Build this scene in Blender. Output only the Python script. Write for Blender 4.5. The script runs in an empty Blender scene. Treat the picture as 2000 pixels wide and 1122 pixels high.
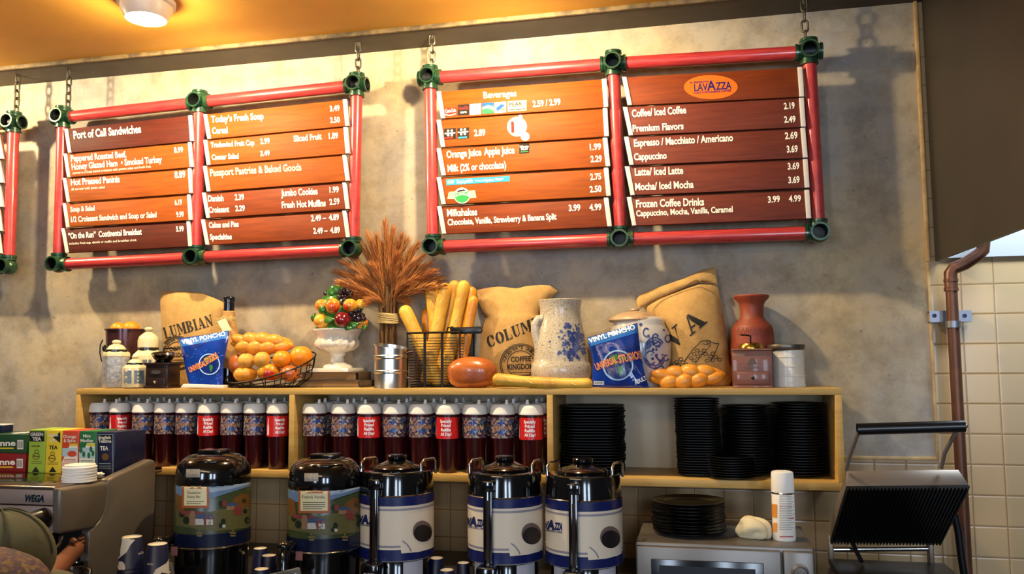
import bpy, bmesh, math, random
from mathutils import Vector, Matrix
from mathutils.bvhtree import BVHTree
from mathutils.geometry import tessellate_polygon

random.seed(7)
SC = bpy.context.scene
COL = SC.collection
PI = math.pi

# ------------------------------------------------------------------ camera, light, exposure
F = 1660.0
CAM = Vector((0.0, -3.4158, 1.6))
YAW, PITCH, ROLL = 0.2195, 0.0884, -0.0078
CF = Vector((-math.sin(YAW) * math.cos(PITCH), math.cos(YAW) * math.cos(PITCH), math.sin(PITCH)))
_r = CF.cross(Vector((0, 0, 1))).normalized()
_u = _r.cross(CF)
CR = _r * math.cos(ROLL) + _u * math.sin(ROLL)
CU = _u * math.cos(ROLL) - _r * math.sin(ROLL)
cd = bpy.data.cameras.new('camera')
cd.sensor_width = 36.0
cd.lens = F * 36.0 / 2000.0
cd.clip_start = 0.05
cam = bpy.data.objects.new('camera', cd)
COL.objects.link(cam)
cam.matrix_world = Matrix(((CR.x, CU.x, -CF.x, CAM.x), (CR.y, CU.y, -CF.y, CAM.y), (CR.z, CU.z, -CF.z, CAM.z), (0, 0, 0, 1)))
SC.camera = cam
SC.view_settings.view_transform = 'Standard'
SC.view_settings.look = 'None'
SC.view_settings.gamma = 1.0
SC.view_settings.use_curve_mapping = False
SC.view_settings.exposure = 0.0

w = bpy.data.worlds.new('room_air')
SC.world = w
w.use_nodes = True
w.node_tree.nodes['Background'].inputs[0].default_value = (0.72, 0.74, 0.78, 1)
w.node_tree.nodes['Background'].inputs[1].default_value = 0.07

def light(name, kind, loc, energy, col, size=0.1, target=None, **kw):
    d = bpy.data.lights.new(name, kind)
    d.energy = energy
    d.color = col
    if kind == 'AREA':
        d.shape = 'RECTANGLE'
        d.size, d.size_y = size
    else:
        d.shadow_soft_size = size
    for k, v in kw.items():
        setattr(d, k, v)
    o = bpy.data.objects.new(name, d)
    COL.objects.link(o)
    o.location = loc
    if target is not None:
        o.rotation_euler = (Vector(target) - Vector(loc)).to_track_quat('-Z', 'Y').to_euler()
    return o

WARM = (1.0, 0.79, 0.47)
LAMPS = [(-3.42, -0.68), (-2.02, -0.68), (-0.72, -0.68)]
for lx, ly in LAMPS:
    light('bulb_glow', 'POINT', (lx, ly, 2.84), 21.0, WARM, 0.03)
    light('bulb_light', 'SPOT', (lx, ly, 2.85), 75.0, WARM, 0.03, (lx, 0.05, 1.4), spot_size=math.radians(172), spot_blend=0.2)
# daylight from the shop windows behind and to the right of the photographer
for wx in (-1.9, 0.9, 2.3):
    light('shop_window', 'AREA', (wx, -6.6, 1.9), 62.0, (0.66, 0.80, 1.0), (0.55, 1.7), (-0.7, 0, 1.3))
light('shop_lamps', 'AREA', (-1.5, -4.2, 2.93), 40.0, (1.0, 0.74, 0.42), (2.5, 0.5), (-1.2, -3.2, 0.0))
light('hood_tube', 'AREA', (1.35, -0.35, 2.6), 30.0, (0.72, 0.86, 1.0), (0.7, 0.15), (1.3, -0.15, 1.5))

# ------------------------------------------------------------------ pixel frame helpers
def ray(px, py):
    return CF + CR * ((px - 1000) / F) + CU * ((561 - py) / F)

def at(px, py, Y):
    d = ray(px, py)
    return CAM + d * ((Y - CAM.y) / d.y)

def atX(px, py, X):
    d = ray(px, py)
    return CAM + d * ((X - CAM.x) / d.x)

def atZ(px, py, Z):
    d = ray(px, py)
    return CAM + d * ((Z - CAM.z) / d.z)

def mpp(px, py, Y):
    return (at(px, py, Y) - CAM).dot(CF) / F

def proj(p):
    d = Vector(p) - CAM
    z = d.dot(CF)
    return (1000 + F * d.dot(CR) / z, 561 - F * d.dot(CU) / z)

# ------------------------------------------------------------------ materials
def lin(h):
    if not isinstance(h, str):
        return tuple(h) + ((1,) if len(h) == 3 else ())
    h = h.lstrip('#')
    o = []
    for i in (0, 2, 4):
        c = int(h[i:i + 2], 16) / 255
        o.append(c / 12.92 if c <= 0.04045 else ((c + 0.055) / 1.055) ** 2.4)
    return (*o, 1)

MATS = {}
def mat(name, col, rough=0.5, metal=0.0, noise=None, bump=None, emit=None, alpha=None, coat=0, trans=0, stretch=None, spec=None):
    """noise=(scale, second colour, low, high); bump=(scale, strength)"""
    if name in MATS:
        return MATS[name]
    m = bpy.data.materials.new(name)
    m.use_nodes = True
    nt = m.node_tree
    b = nt.nodes['Principled BSDF']
    b.inputs['Base Color'].default_value = lin(col)
    b.inputs['Roughness'].default_value = rough
    b.inputs['Metallic'].default_value = metal
    if spec is not None:
        b.inputs['Specular IOR Level'].default_value = spec
    if coat:
        b.inputs['Coat Weight'].default_value = coat
        b.inputs['Coat Roughness'].default_value = 0.08
    if trans:
        b.inputs['Transmission Weight'].default_value = trans
    if alpha is not None:
        b.inputs['Alpha'].default_value = alpha
    if emit:
        b.inputs['Emission Color'].default_value = lin(emit[0])
        b.inputs['Emission Strength'].default_value = emit[1]
    if noise or bump:
        tc = nt.nodes.new('ShaderNodeTexCoord')
        mp = nt.nodes.new('ShaderNodeMapping')
        nt.links.new(tc.outputs['Object'], mp.inputs['Vector'])
        if stretch:
            mp.inputs['Scale'].default_value = stretch
    if noise:
        n = nt.nodes.new('ShaderNodeTexNoise')
        n.inputs['Scale'].default_value = noise[0]
        n.inputs['Detail'].default_value = 6
        n.inputs['Roughness'].default_value = 0.6
        r = nt.nodes.new('ShaderNodeValToRGB')
        r.color_ramp.elements[0].position = noise[2]
        r.color_ramp.elements[0].color = lin(col)
        r.color_ramp.elements[1].position = noise[3]
        r.color_ramp.elements[1].color = lin(noise[1])
        nt.links.new(mp.outputs[0], n.inputs['Vector'])
        nt.links.new(n.outputs['Fac'], r.inputs['Fac'])
        nt.links.new(r.outputs['Color'], b.inputs['Base Color'])
    if bump:
        n2 = nt.nodes.new('ShaderNodeTexNoise')
        n2.inputs['Scale'].default_value = bump[0]
        n2.inputs['Detail'].default_value = 4
        bp = nt.nodes.new('ShaderNodeBump')
        bp.inputs['Strength'].default_value = bump[1]
        bp.inputs['Distance'].default_value = 0.004
        nt.links.new(mp.outputs[0], n2.inputs['Vector'])
        nt.links.new(n2.outputs['Fac'], bp.inputs['Height'])
        nt.links.new(bp.outputs[0], b.inputs['Normal'])
    MATS[name] = m
    return m

def node_mat(name):
    m = bpy.data.materials.new(name)
    m.use_nodes = True
    nt = m.node_tree
    tc = nt.nodes.new('ShaderNodeTexCoord')
    return m, nt, nt.nodes['Principled BSDF'], tc

def concrete_mat():
    m, nt, b, tc = node_mat('stained_concrete')
    def noise(s, d=6, r=0.6):
        n = nt.nodes.new('ShaderNodeTexNoise'); n.inputs['Scale'].default_value = s
        n.inputs['Detail'].default_value = d; n.inputs['Roughness'].default_value = r
        nt.links.new(tc.outputs['Object'], n.inputs['Vector']); return n
    def ramp(src, c0, c1, p0, p1):
        r = nt.nodes.new('ShaderNodeValToRGB')
        r.color_ramp.elements[0].position = p0; r.color_ramp.elements[0].color = lin(c0)
        r.color_ramp.elements[1].position = p1; r.color_ramp.elements[1].color = lin(c1)
        nt.links.new(src.outputs['Fac'], r.inputs['Fac']); return r
    a = ramp(noise(1.3, 8), '#928e8a', '#b8a27a', 0.38, 0.66)
    c = ramp(noise(7, 8, 0.7), '#b2aca4', '#ffffff', 0.3, 0.55)
    mx = nt.nodes.new('ShaderNodeMix'); mx.data_type = 'RGBA'; mx.blend_type = 'MULTIPLY'
    mx.inputs['Factor'].default_value = 0.75
    nt.links.new(a.outputs[0], mx.inputs['A']); nt.links.new(c.outputs[0], mx.inputs['B'])
    s = ramp(noise(42, 3), '#6c6458', '#ffffff', 0.27, 0.36)
    m2 = nt.nodes.new('ShaderNodeMix'); m2.data_type = 'RGBA'; m2.blend_type = 'MULTIPLY'
    m2.inputs['Factor'].default_value = 0.5
    nt.links.new(mx.outputs['Result'], m2.inputs['A']); nt.links.new(s.outputs[0], m2.inputs['B'])
    nt.links.new(m2.outputs['Result'], b.inputs['Base Color'])
    b.inputs['Roughness'].default_value = 0.75
    bp = nt.nodes.new('ShaderNodeBump'); bp.inputs['Strength'].default_value = 0.25; bp.inputs['Distance'].default_value = 0.006
    nt.links.new(noise(30, 6).outputs['Fac'], bp.inputs['Height']); nt.links.new(bp.outputs[0], b.inputs['Normal'])
    return m

def tile_mat(x0, z0, T):
    m, nt, b, tc = node_mat('cream_wall_tile')
    sep = nt.nodes.new('ShaderNodeSeparateXYZ'); nt.links.new(tc.outputs['Object'], sep.inputs[0])
    def M(op, a, v=None, src2=None):
        n = nt.nodes.new('ShaderNodeMath'); n.operation = op
        nt.links.new(a, n.inputs[0])
        if src2 is not None: nt.links.new(src2, n.inputs[1])
        elif v is not None: n.inputs[1].default_value = v
        return n.outputs[0]
    def edge(s, o):
        f = M('FRACT', M('DIVIDE', M('SUBTRACT', s, o), T))
        return M('ABSOLUTE', M('SUBTRACT', f, 0.5))
    e = M('MAXIMUM', edge(sep.outputs['X'], x0), None, edge(sep.outputs['Z'], z0))
    r = nt.nodes.new('ShaderNodeValToRGB'); nt.links.new(e, r.inputs['Fac'])
    r.color_ramp.elements[0].position = 0.475; r.color_ramp.elements[0].color = lin('#b4976e')
    r.color_ramp.elements[1].position = 0.49; r.color_ramp.elements[1].color = lin('#8a6a42')
    nt.links.new(r.outputs[0], b.inputs['Base Color'])
    r2 = nt.nodes.new('ShaderNodeValToRGB'); nt.links.new(e, r2.inputs['Fac'])
    r2.color_ramp.elements[0].position = 0.45; r2.color_ramp.elements[0].color = (1, 1, 1, 1)
    r2.color_ramp.elements[1].position = 0.495; r2.color_ramp.elements[1].color = (0, 0, 0, 1)
    bp = nt.nodes.new('ShaderNodeBump'); bp.inputs['Strength'].default_value = 0.3; bp.inputs['Distance'].default_value = 0.003
    nt.links.new(r2.outputs[0], bp.inputs['Height']); nt.links.new(bp.outputs[0], b.inputs['Normal'])
    b.inputs['Roughness'].default_value = 0.25
    return m

def wood_mat(name, c0, c1, rough=0.6, axis=(1.2, 1, 14), scale=5):
    return mat(name, c0, rough, noise=(scale, c1, 0.3, 0.72), bump=(22, 0.12), stretch=axis, spec=0.18)

def print_mat(name, cols, scale=60, rough=0.25):
    """busy many-coloured print"""
    m, nt, b, tc = node_mat(name)
    v = nt.nodes.new('ShaderNodeTexVoronoi'); v.inputs['Scale'].default_value = scale
    nt.links.new(tc.outputs['Object'], v.inputs['Vector'])
    s = nt.nodes.new('ShaderNodeSeparateColor'); nt.links.new(v.outputs['Color'], s.inputs[0])
    r = nt.nodes.new('ShaderNodeValToRGB'); r.color_ramp.interpolation = 'CONSTANT'
    while len(r.color_ramp.elements) < len(cols): r.color_ramp.elements.new(0.5)
    for i, c in enumerate(cols):
        r.color_ramp.elements[i].position = i / len(cols); r.color_ramp.elements[i].color = lin(c)
    nt.links.new(s.outputs[0], r.inputs['Fac']); nt.links.new(r.outputs[0], b.inputs['Base Color'])
    b.inputs['Roughness'].default_value = rough
    MATS[name] = m
    return m

def crackle_mat():
    m, nt, b, tc = node_mat('crackle_glaze')
    v = nt.nodes.new('ShaderNodeTexVoronoi'); v.feature = 'DISTANCE_TO_EDGE'; v.inputs['Scale'].default_value = 120
    nt.links.new(tc.outputs['Object'], v.inputs['Vector'])
    r = nt.nodes.new('ShaderNodeValToRGB'); nt.links.new(v.outputs['Distance'], r.inputs['Fac'])
    r.color_ramp.elements[0].position = 0.02; r.color_ramp.elements[0].color = lin('#94836b')
    r.color_ramp.elements[1].position = 0.09; r.color_ramp.elements[1].color = lin('#c2b7a3')
    nt.links.new(r.outputs[0], b.inputs['Base Color'])
    b.inputs['Roughness'].default_value = 0.22
    return m

# ------------------------------------------------------------------ mesh builder
class MB:
    def __init__(s):
        s.v = []; s.f = []; s.m = []; s.mi = 0
    def add(s, vs, fs):
        n = len(s.v)
        s.v += [Vector(p) for p in vs]
        s.f += [tuple(i + n for i in f) for f in fs]
        s.m += [s.mi] * len(fs)
        return s
    def box(s, c, d, M=None):
        c = Vector(c)
        vs = []
        for z in (-1, 1):
            for x, y in ((-1, -1), (1, -1), (1, 1), (-1, 1)):
                p = Vector((x * d[0] / 2, y * d[1] / 2, z * d[2] / 2))
                vs.append(c + (M @ p if M else p))
        return s.add(vs, [(3, 2, 1, 0), (4, 5, 6, 7), (0, 1, 5, 4), (1, 2, 6, 5), (2, 3, 7, 6), (3, 0, 4, 7)])
    def hexa(s, front, back):
        return s.add(list(front) + list(back), [(0, 1, 2, 3), (7, 6, 5, 4), (0, 4, 5, 1), (1, 5, 6, 2), (2, 6, 7, 3), (3, 7, 4, 0)])
    def prism(s, pts, off):
        n = len(pts); off = Vector(off)
        vs = [Vector(p) for p in pts] + [Vector(p) + off for p in pts]
        fs = [tuple(range(n)), tuple(range(2 * n - 1, n - 1, -1))]
        fs += [(i, n + i, n + (i + 1) % n, (i + 1) % n) for i in range(n)]
        return s.add(vs, fs)
    def lathe(s, prof, c=(0, 0, 0), seg=32, M=None, ph=0.0, cap=True, sc=(1, 1)):
        c = Vector(c); vs = []; fs = []
        for r, z in prof:
            for k in range(seg):
                a = 2 * PI * k / seg + ph
                p = Vector((r * math.cos(a) * sc[0], r * math.sin(a) * sc[1], z))
                vs.append(c + (M @ p if M else p))
        for i in range(len(prof) - 1):
            for k in range(seg):
                k2 = (k + 1) % seg
                fs.append((i * seg + k, i * seg + k2, (i + 1) * seg + k2, (i + 1) * seg + k))
        if cap:
            fs.append(tuple(range(seg))); L = (len(prof) - 1) * seg
            fs.append(tuple(range(L + seg - 1, L - 1, -1)))
        return s.add(vs, fs)
    def ball(s, c, r, seg=20, rings=12, M=None, f=None):
        if not hasattr(r, '__len__'): r = (r, r, r)
        c = Vector(c); vs = []; fs = []
        for i in range(rings + 1):
            t = PI * i / rings
            for k in range(seg):
                a = 2 * PI * k / seg
                d = Vector((math.sin(t) * math.cos(a), math.sin(t) * math.sin(a), -math.cos(t)))
                q = f(d) if f else 1
                p = Vector((d.x * r[0] * q, d.y * r[1] * q, d.z * r[2] * q))
                vs.append(c + (M @ p if M else p))
        for i in range(rings):
            for k in range(seg):
                k2 = (k + 1) % seg
                fs.append((i * seg + k, i * seg + k2, (i + 1) * seg + k2, (i + 1) * seg + k))
        return s.add(vs, fs)
    def tube(s, pts, r, seg=10, cap=True, closed=False, flat=1.0):
        pts = [Vector(p) for p in pts]; n = len(pts)
        rs = list(r) if hasattr(r, '__len__') else [r] * n
        vs = []; fs = []
        up = None
        for i in range(n):
            if closed: t = pts[(i + 1) % n] - pts[i - 1]
            else: t = pts[min(i + 1, n - 1)] - pts[max(i - 1, 0)]
            t.normalize()
            if up is None:
                up = Vector((0, 0, 1)) if abs(t.z) < 0.9 else Vector((0, 1, 0))
            up = (up - t * up.dot(t)).normalized()
            sd = t.cross(up)
            for k in range(seg):
                a = 2 * PI * k / seg
                vs.append(pts[i] + (sd * math.cos(a) + up * math.sin(a) * flat) * rs[i])
        m = n if closed else n - 1
        for i in range(m):
            j = (i + 1) % n
            for k in range(seg):
                k2 = (k + 1) % seg
                fs.append((i * seg + k, i * seg + k2, j * seg + k2, j * seg + k))
        if cap and not closed:
            fs.append(tuple(range(seg - 1, -1, -1)))
            fs.append(tuple((n - 1) * seg + k for k in range(seg)))
        return s.add(vs, fs)

LOC = {}
def mesh_of(name, mb, mats, off, bevel=0, smooth=38, fix=True):
    me = bpy.data.meshes.new(name)
    me.from_pydata([tuple(p - off) for p in mb.v], [], mb.f)
    if not isinstance(mats, (list, tuple)): mats = [mats]
    for m in mats: me.materials.append(m)
    me.polygons.foreach_set('material_index', mb.m)
    if fix or bevel:
        bm = bmesh.new(); bm.from_mesh(me)
        bmesh.ops.remove_doubles(bm, verts=bm.verts, dist=1e-6)
        bmesh.ops.recalc_face_normals(bm, faces=bm.faces)
        if bevel:
            es = [e for e in bm.edges if len(e.link_faces) == 2 and e.calc_face_angle(0) > 0.6]
            bmesh.ops.bevel(bm, geom=es, offset=bevel, segments=2, affect='EDGES', profile=0.5, clamp_overlap=True)
        bm.to_mesh(me); bm.free()
    if smooth:
        me.shade_smooth(); me.set_sharp_from_angle(angle=math.radians(smooth))
    me.update()
    return me

def thing(name, label, cat, loc, group=None, rz=0):
    o = bpy.data.objects.new(name, None)
    COL.objects.link(o)
    o.empty_display_size = 0.05
    o.location = loc; o.rotation_euler = (0, 0, rz)
    tag(o, label, cat, group)
    LOC[o] = Vector(loc)
    return o

def tag(o, label, cat, group=None):
    o['label'] = label; o['category'] = cat
    if group: o['group'] = group

def part(name, mb, mats, parent, local=False, label=None, **kw):
    """mb in world coordinates unless local"""
    off = Vector((0, 0, 0)) if local else LOC[parent]
    o = bpy.data.objects.new(name, mesh_of(name, mb, mats, off, **kw))
    COL.objects.link(o)
    o.parent = parent
    LOC[o] = LOC[parent]
    if label: o['label'] = label
    return o

def solo(name, mb, mats, loc, label, cat, group=None, local=False, **kw):
    loc = Vector(loc)
    o = bpy.data.objects.new(name, mesh_of(name, mb, mats, Vector((0, 0, 0)) if local else loc, **kw))
    COL.objects.link(o); o.location = loc
    tag(o, label, cat, group); LOC[o] = loc
    return o

def struct(name, mb, mats, loc=(0, 0, 0), **kw):
    loc = Vector(loc)
    o = bpy.data.objects.new(name, mesh_of(name, mb, mats, loc, **kw))
    COL.objects.link(o); o.location = loc
    o['kind'] = 'structure'; LOC[o] = loc
    return o

def dup(root, loc, rz=None, label=None, rot=None):
    r = root.copy(); COL.objects.link(r); r.location = loc
    if rz is not None: r.rotation_euler = (0, 0, rz)
    if rot is not None: r.rotation_euler = rot
    if label: r['label'] = label
    for ch in list(root.children):
        c = ch.copy(); COL.objects.link(c); c.parent = r
        for g in list(ch.children):
            d = g.copy(); COL.objects.link(d); d.parent = c
    return r

# ------------------------------------------------------------------ lettering and decals
_tc = {}
def glyphs(s, bold=0.012):
    k = (s, bold)
    if k not in _tc:
        c = bpy.data.curves.new('lettering', 'FONT')
        c.body = s; c.size = 1.0; c.resolution_u = 3; c.offset = bold
        c.fill_mode = 'BOTH'
        ob = bpy.data.objects.new('lettering', c)
        me = bpy.data.meshes.new_from_object(ob)
        vs = [(v.co.x, v.co.y) for v in me.vertices]
        fs = [tuple(p.vertices) for p in me.polygons]
        bpy.data.objects.remove(ob); bpy.data.meshes.remove(me); bpy.data.curves.remove(c)
        x0 = min(v[0] for v in vs); x1 = max(v[0] for v in vs)
        _tc[k] = (vs, fs, x0, max(x1 - x0, 1e-4))
    return _tc[k]

def text_px(s, x0, y0, x1, y1, h, bold=0.012, arc=0.0, slant=0.0):
    """lettering laid along the pixel baseline (x0,y0)-(x1,y1), capitals h high: (points, faces)"""
    vs, fs, g0, gw = glyphs(s, bold)
    L = math.hypot(x1 - x0, y1 - y0); ux, uy = (x1 - x0) / L, (y1 - y0) / L
    out = []
    for a, b in vs:
        u = (a - g0) / gw; v = b / 0.70
        d = v * h + arc * math.sin(PI * u)
        t = u * L + slant * v * h
        out.append((x0 + ux * t + uy * d, y0 + uy * t - ux * d))
    return out, fs

def on_plane(mb, pts, fs, fn):
    mb.add([fn(*p) for p in pts], fs)

def fine(poly, step):
    """a pixel polygon cut into small triangles"""
    tri = tessellate_polygon([[Vector((p[0], p[1], 0)) for p in poly]])
    vs = [tuple(p) for p in poly]; out = []
    st = [tuple(t) for t in tri]
    vs = list(vs); mid = {}
    def m(a, b):
        k = (min(a, b), max(a, b))
        if k not in mid:
            mid[k] = len(vs); vs.append(((vs[a][0] + vs[b][0]) / 2, (vs[a][1] + vs[b][1]) / 2))
        return mid[k]
    while st:
        a, b, c = st.pop()
        l = [(math.dist(vs[a], vs[b]), a, b, c), (math.dist(vs[b], vs[c]), b, c, a), (math.dist(vs[c], vs[a]), c, a, b)]
        L, p, q, r = max(l)
        if L <= step: out.append((a, b, c)); continue
        k = m(p, q); st += [(p, k, r), (k, q, r)]
    return vs, out

def finer(pts, fs, step):
    P = list(pts); out = []; mid = {}
    st = [(f[0], f[i], f[i + 1]) for f in fs for i in range(1, len(f) - 1)]
    while st:
        a, b, c = st.pop()
        L, p, q, r = max((math.dist(P[a], P[b]), a, b, c), (math.dist(P[b], P[c]), b, c, a), (math.dist(P[c], P[a]), c, a, b))
        if L <= step: out.append((a, b, c)); continue
        k = (min(p, q), max(p, q))
        if k not in mid:
            mid[k] = len(P); P.append(((P[p][0] + P[q][0]) / 2, (P[p][1] + P[q][1]) / 2))
        st += [(p, mid[k], r), (mid[k], q, r)]
    return P, out

# heavy serifed stencil capitals for the sacks, as polygons in a unit box
def _arc(cx, cy, ro, ri, a0, a1, kx=1.0, n=9):
    o = [(cx + ro[0] * math.cos(a0 + (a1 - a0) * i / (n - 1)), cy + ro[1] * math.sin(a0 + (a1 - a0) * i / (n - 1))) for i in range(n)]
    return o + [(cx + ri[0] * math.cos(a1 + (a0 - a1) * i / (n - 1)), cy + ri[1] * math.sin(a1 + (a0 - a1) * i / (n - 1))) for i in range(n)]
def _bx(x0, y0, x1, y1): return [(x0, y0), (x1, y0), (x1, y1), (x0, y1)]
_OL = _arc(.5, .5, (.5, .52), (.2, .42), PI * .54, PI * 1.46); _OR = _arc(.5, .5, (.5, .52), (.2, .42), -PI * .46, PI * .46)
STN = {'O': [_OL, _OR],
       'C': [_OL, _arc(.5, .5, (.46, .52), (.3, .42), PI * .1, PI * .46), _bx(.86, .55, .95, .95), _arc(.5, .5, (.46, .52), (.34, .42), -PI * .46, -PI * .14)],
       'L': [_bx(.08, .05, .4, .95), _bx(0, 0, .46, .09), _bx(0, .91, .48, 1), _bx(.54, 0, .98, .09), [(.86, .09), (.98, .09), (.98, .4), (.93, .4)]],
       'U': [[(.08, .3), (.36, .3), (.36, .95), (.08, .95)], _bx(0, .91, .45, 1), _arc(.5, .32, (.42, .34), (.14, .24), PI, PI * 1.46), _arc(.5, .32, (.36, .34), (.27, .24), PI * 1.54, PI * 2), _bx(.77, .32, .86, .95), _bx(.62, .91, 1, 1)],
       'M': [_bx(.08, .04, .17, .96), _bx(0, 0, .26, .09), [(.0, 1), (.3, 1), (.56, .34), (.47, .08), (.16, .9)], [(.6, .34), (.52, .14), (.72, .8), (.7, .98)], _bx(.68, .04, .93, 1), _bx(.6, 0, 1, .09), _bx(.68, .91, 1, 1)],
       'B': [_bx(.08, .04, .4, .96), _bx(0, 0, .42, .09), _bx(0, .91, .42, 1), _arc(.46, .75, (.44, .25), (.16, .17), -PI / 2, PI / 2), _arc(.46, .26, (.54, .26), (.2, .18), -PI / 2, PI / 2)],
       'I': [_bx(.25, .04, .75, .96), _bx(.05, 0, .95, .09), _bx(.05, .91, .95, 1)],
       'A': [[(.12, .06), (.2, .06), (.46, .84), (.42, .98)], _bx(0, 0, .32, .08), _bx(.26, .28, .5, .37), [(.45, 1), (.56, 1), (.93, .06), (.62, .06), (.46, .66)], _bx(.54, 0, 1, .08)],
       'N': [_bx(.1, .04, .19, .9), _bx(0, 0, .3, .09), [(0, 1), (.3, 1), (.84, .2), (.84, 0), (.7, 0)], _bx(.8, .3, .89, .96), _bx(.7, .91, 1, 1)],
       'J': [_bx(.45, .3, .78, .95), _bx(.3, .91, .95, 1), _arc(.4, .3, (.38, .32), (.08, .22), -PI / 2, 0), _arc(.36, .3, (.34, .32), (.2, .22), PI, PI * 1.44)],
       'V': [[(.06, .95), (.38, .95), (.56, .32), (.5, 0), (.42, .02)], _bx(0, .92, .46, 1), [(.58, .3), (.54, .08), (.8, .94), (.88, .94)], _bx(.66, .92, 1, 1)]}
STW = {'I': 0.45, 'M': 1.1, 'L': 0.72, 'C': 0.8, 'O': 0.85, 'J': 0.62, 'A': 0.9, 'N': 0.9}

class Surf:
    """lays lettering and print onto a built surface"""
    def __init__(s, mb):
        s.b = BVHTree.FromPolygons([tuple(p) for p in mb.v], mb.f)
    def pt(s, px, py, off):
        d = ray(px, py).normalized()
        h = s.b.ray_cast(CAM, d)
        if h[0] is None:
            h = s.b.find_nearest(CAM + d * 2.8)
            n = h[1]
            if n.dot(d) > 0: n = -n
            return None
        n = h[1]
        if n.dot(d) > 0: n = -n
        return h[0] + n * off
    def put(s, mb, pts, fs, off=0.0012):
        P = [s.pt(x, y, off) for x, y in pts]
        ok = [f for f in fs if all(P[i] is not None for i in f)]
        used = sorted({i for f in ok for i in f}); ix = {j: i for i, j in enumerate(used)}
        mb.add([P[i] for i in used], [tuple(ix[i] for i in f) for f in ok])
    def text(s, mb, t, x0, y0, x1, y1, h, off=0.0016, **kw):
        s.put(mb, *finer(*text_px(t, x0, y0, x1, y1, h, **kw), 9), off)
    def stencil(s, mb, t, x0, y0, x1, y1, h, slant=0.0, off=0.0016):
        wd = [STW.get(c, 0.8) for c in t]; tot = sum(wd) + 0.10 * (len(t) - 1)
        L = math.hypot(x1 - x0, y1 - y0); ux, uy = (x1 - x0) / L, (y1 - y0) / L; k = L / tot; q = 0
        for c, w_ in zip(t, wd):
            for pl in STN[c]:
                P = []
                for a, b in pl:
                    u = (q + a * w_) * k + slant * b * h
                    P.append((x0 + ux * u + uy * b * h, y0 + uy * u - ux * b * h))
                s.poly(mb, P, off, 8)
            q += w_ + 0.10
    def poly(s, mb, poly, off=0.0009, step=7):
        s.put(mb, *fine(poly, step), off)
    def rect(s, mb, x0, y0, x1, y1, off=0.0009, step=7):
        s.poly(mb, [(x0, y0), (x1, y0), (x1, y1), (x0, y1)], off, step)
    def line(s, mb, pts, w, off=0.0014, closed=False):
        pts = list(pts)
        if closed: pts.append(pts[0])
        for a, b in zip(pts, pts[1:]):
            L = math.dist(a, b) or 1; nx, ny = -(b[1] - a[1]) / L * w / 2, (b[0] - a[0]) / L * w / 2
            s.poly(mb, [(a[0] - nx, a[1] - ny), (b[0] - nx, b[1] - ny), (b[0] + nx, b[1] + ny), (a[0] + nx, a[1] + ny)], off, 9)

def ring(cx, cy, rx, ry=None, n=24, a0=0, a1=2 * PI):
    ry = rx if ry is None else ry
    full = abs(a1 - a0 - 2 * PI) < 1e-6
    return [(cx + rx * math.cos(a0 + (a1 - a0) * i / (n if full else n - 1)), cy + ry * math.sin(a0 + (a1 - a0) * i / (n if full else n - 1))) for i in range(n)]

def resample(pts, n):
    d = [0]
    for a, b in zip(pts, pts[1:]): d.append(d[-1] + math.dist(a, b))
    out = []
    for i in range(n):
        t = d[-1] * i / (n - 1); k = 0
        while k < len(d) - 2 and d[k + 1] < t: k += 1
        q = (t - d[k]) / max(d[k + 1] - d[k], 1e-9)
        out.append((pts[k][0] + (pts[k + 1][0] - pts[k][0]) * q, pts[k][1] + (pts[k + 1][1] - pts[k][1]) * q))
    return out

def crom(a, b, c, d, t):
    return 0.5 * (2 * b + (c - a) * t + (2 * a - 5 * b + 4 * c - d) * t * t + (3 * b - a - 3 * c + d) * t * t * t)

def pillow(rows, Y, T, n=18, sub=4, ytop=None, e=0.5, wob=0.0, seed=1, zfloor=None, back=0.55, ve=0.5):
    """a stuffed bag: rows of pixel points from top to bottom, at depth Y (Y..ytop leaning), T metres thick"""
    R = [resample(r, n) for r in rows]
    G = []
    for i in range(len(R) - 1):
        for k in range(sub):
            t = k / sub
            g = []
            for j in range(n):
                q = [R[max(i - 1, 0)][j], R[i][j], R[i + 1][j], R[min(i + 2, len(R) - 1)][j]]
                g.append((crom(*[p[0] for p in q], t), crom(*[p[1] for p in q], t)))
            G.append(g)
    G.append(R[-1])
    rn = random.Random(seed)
    ph = [rn.uniform(0, 6) for _ in range(6)]
    N = len(G); mb = MB()
    yt = Y if ytop is None else ytop
    fr = []; bk = []
    for i, g in enumerate(G):
        v = i / (N - 1)
        for j, (px, py) in enumerate(g):
            u = j / (n - 1)
            y = yt + (Y - yt) * v
            b = T * (max(math.sin(PI * u), 0) ** e) * (max(math.sin(PI * (0.04 + 0.93 * v)), 0) ** ve)
            b *= 1 + wob * (math.sin(7 * u + ph[0] + 3 * v) + math.sin(9 * v + ph[1]) + math.sin(13 * u - 6 * v + ph[2])) / 3
            p = at(px, py, y - b)
            q = at(px, py, y); q.y = y + min(b * back, max(0.0, -0.008 - y))
            if zfloor is not None:
                p.z = max(p.z, zfloor); q.z = max(q.z, zfloor)
            fr.append(p); bk.append(q)
    fs = []
    for i in range(N - 1):
        for j in range(n - 1):
            fs.append((i * n + j, i * n + j + 1, (i + 1) * n + j + 1, (i + 1) * n + j))
    mb.add(fr, fs); mb.add(bk, [f[::-1] for f in fs])
    M = N * n
    per = [(0, j) for j in range(n)] + [(i, n - 1) for i in range(1, N)] + [(N - 1, j) for j in range(n - 2, -1, -1)] + [(i, 0) for i in range(N - 2, 0, -1)]
    ids = [i * n + j for i, j in per]
    sd = [(ids[k], ids[(k + 1) % len(ids)], ids[(k + 1) % len(ids)] + M, ids[k] + M) for k in range(len(ids))]
    mb.f += sd; mb.m += [mb.mi] * len(sd)
    return mb

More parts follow.
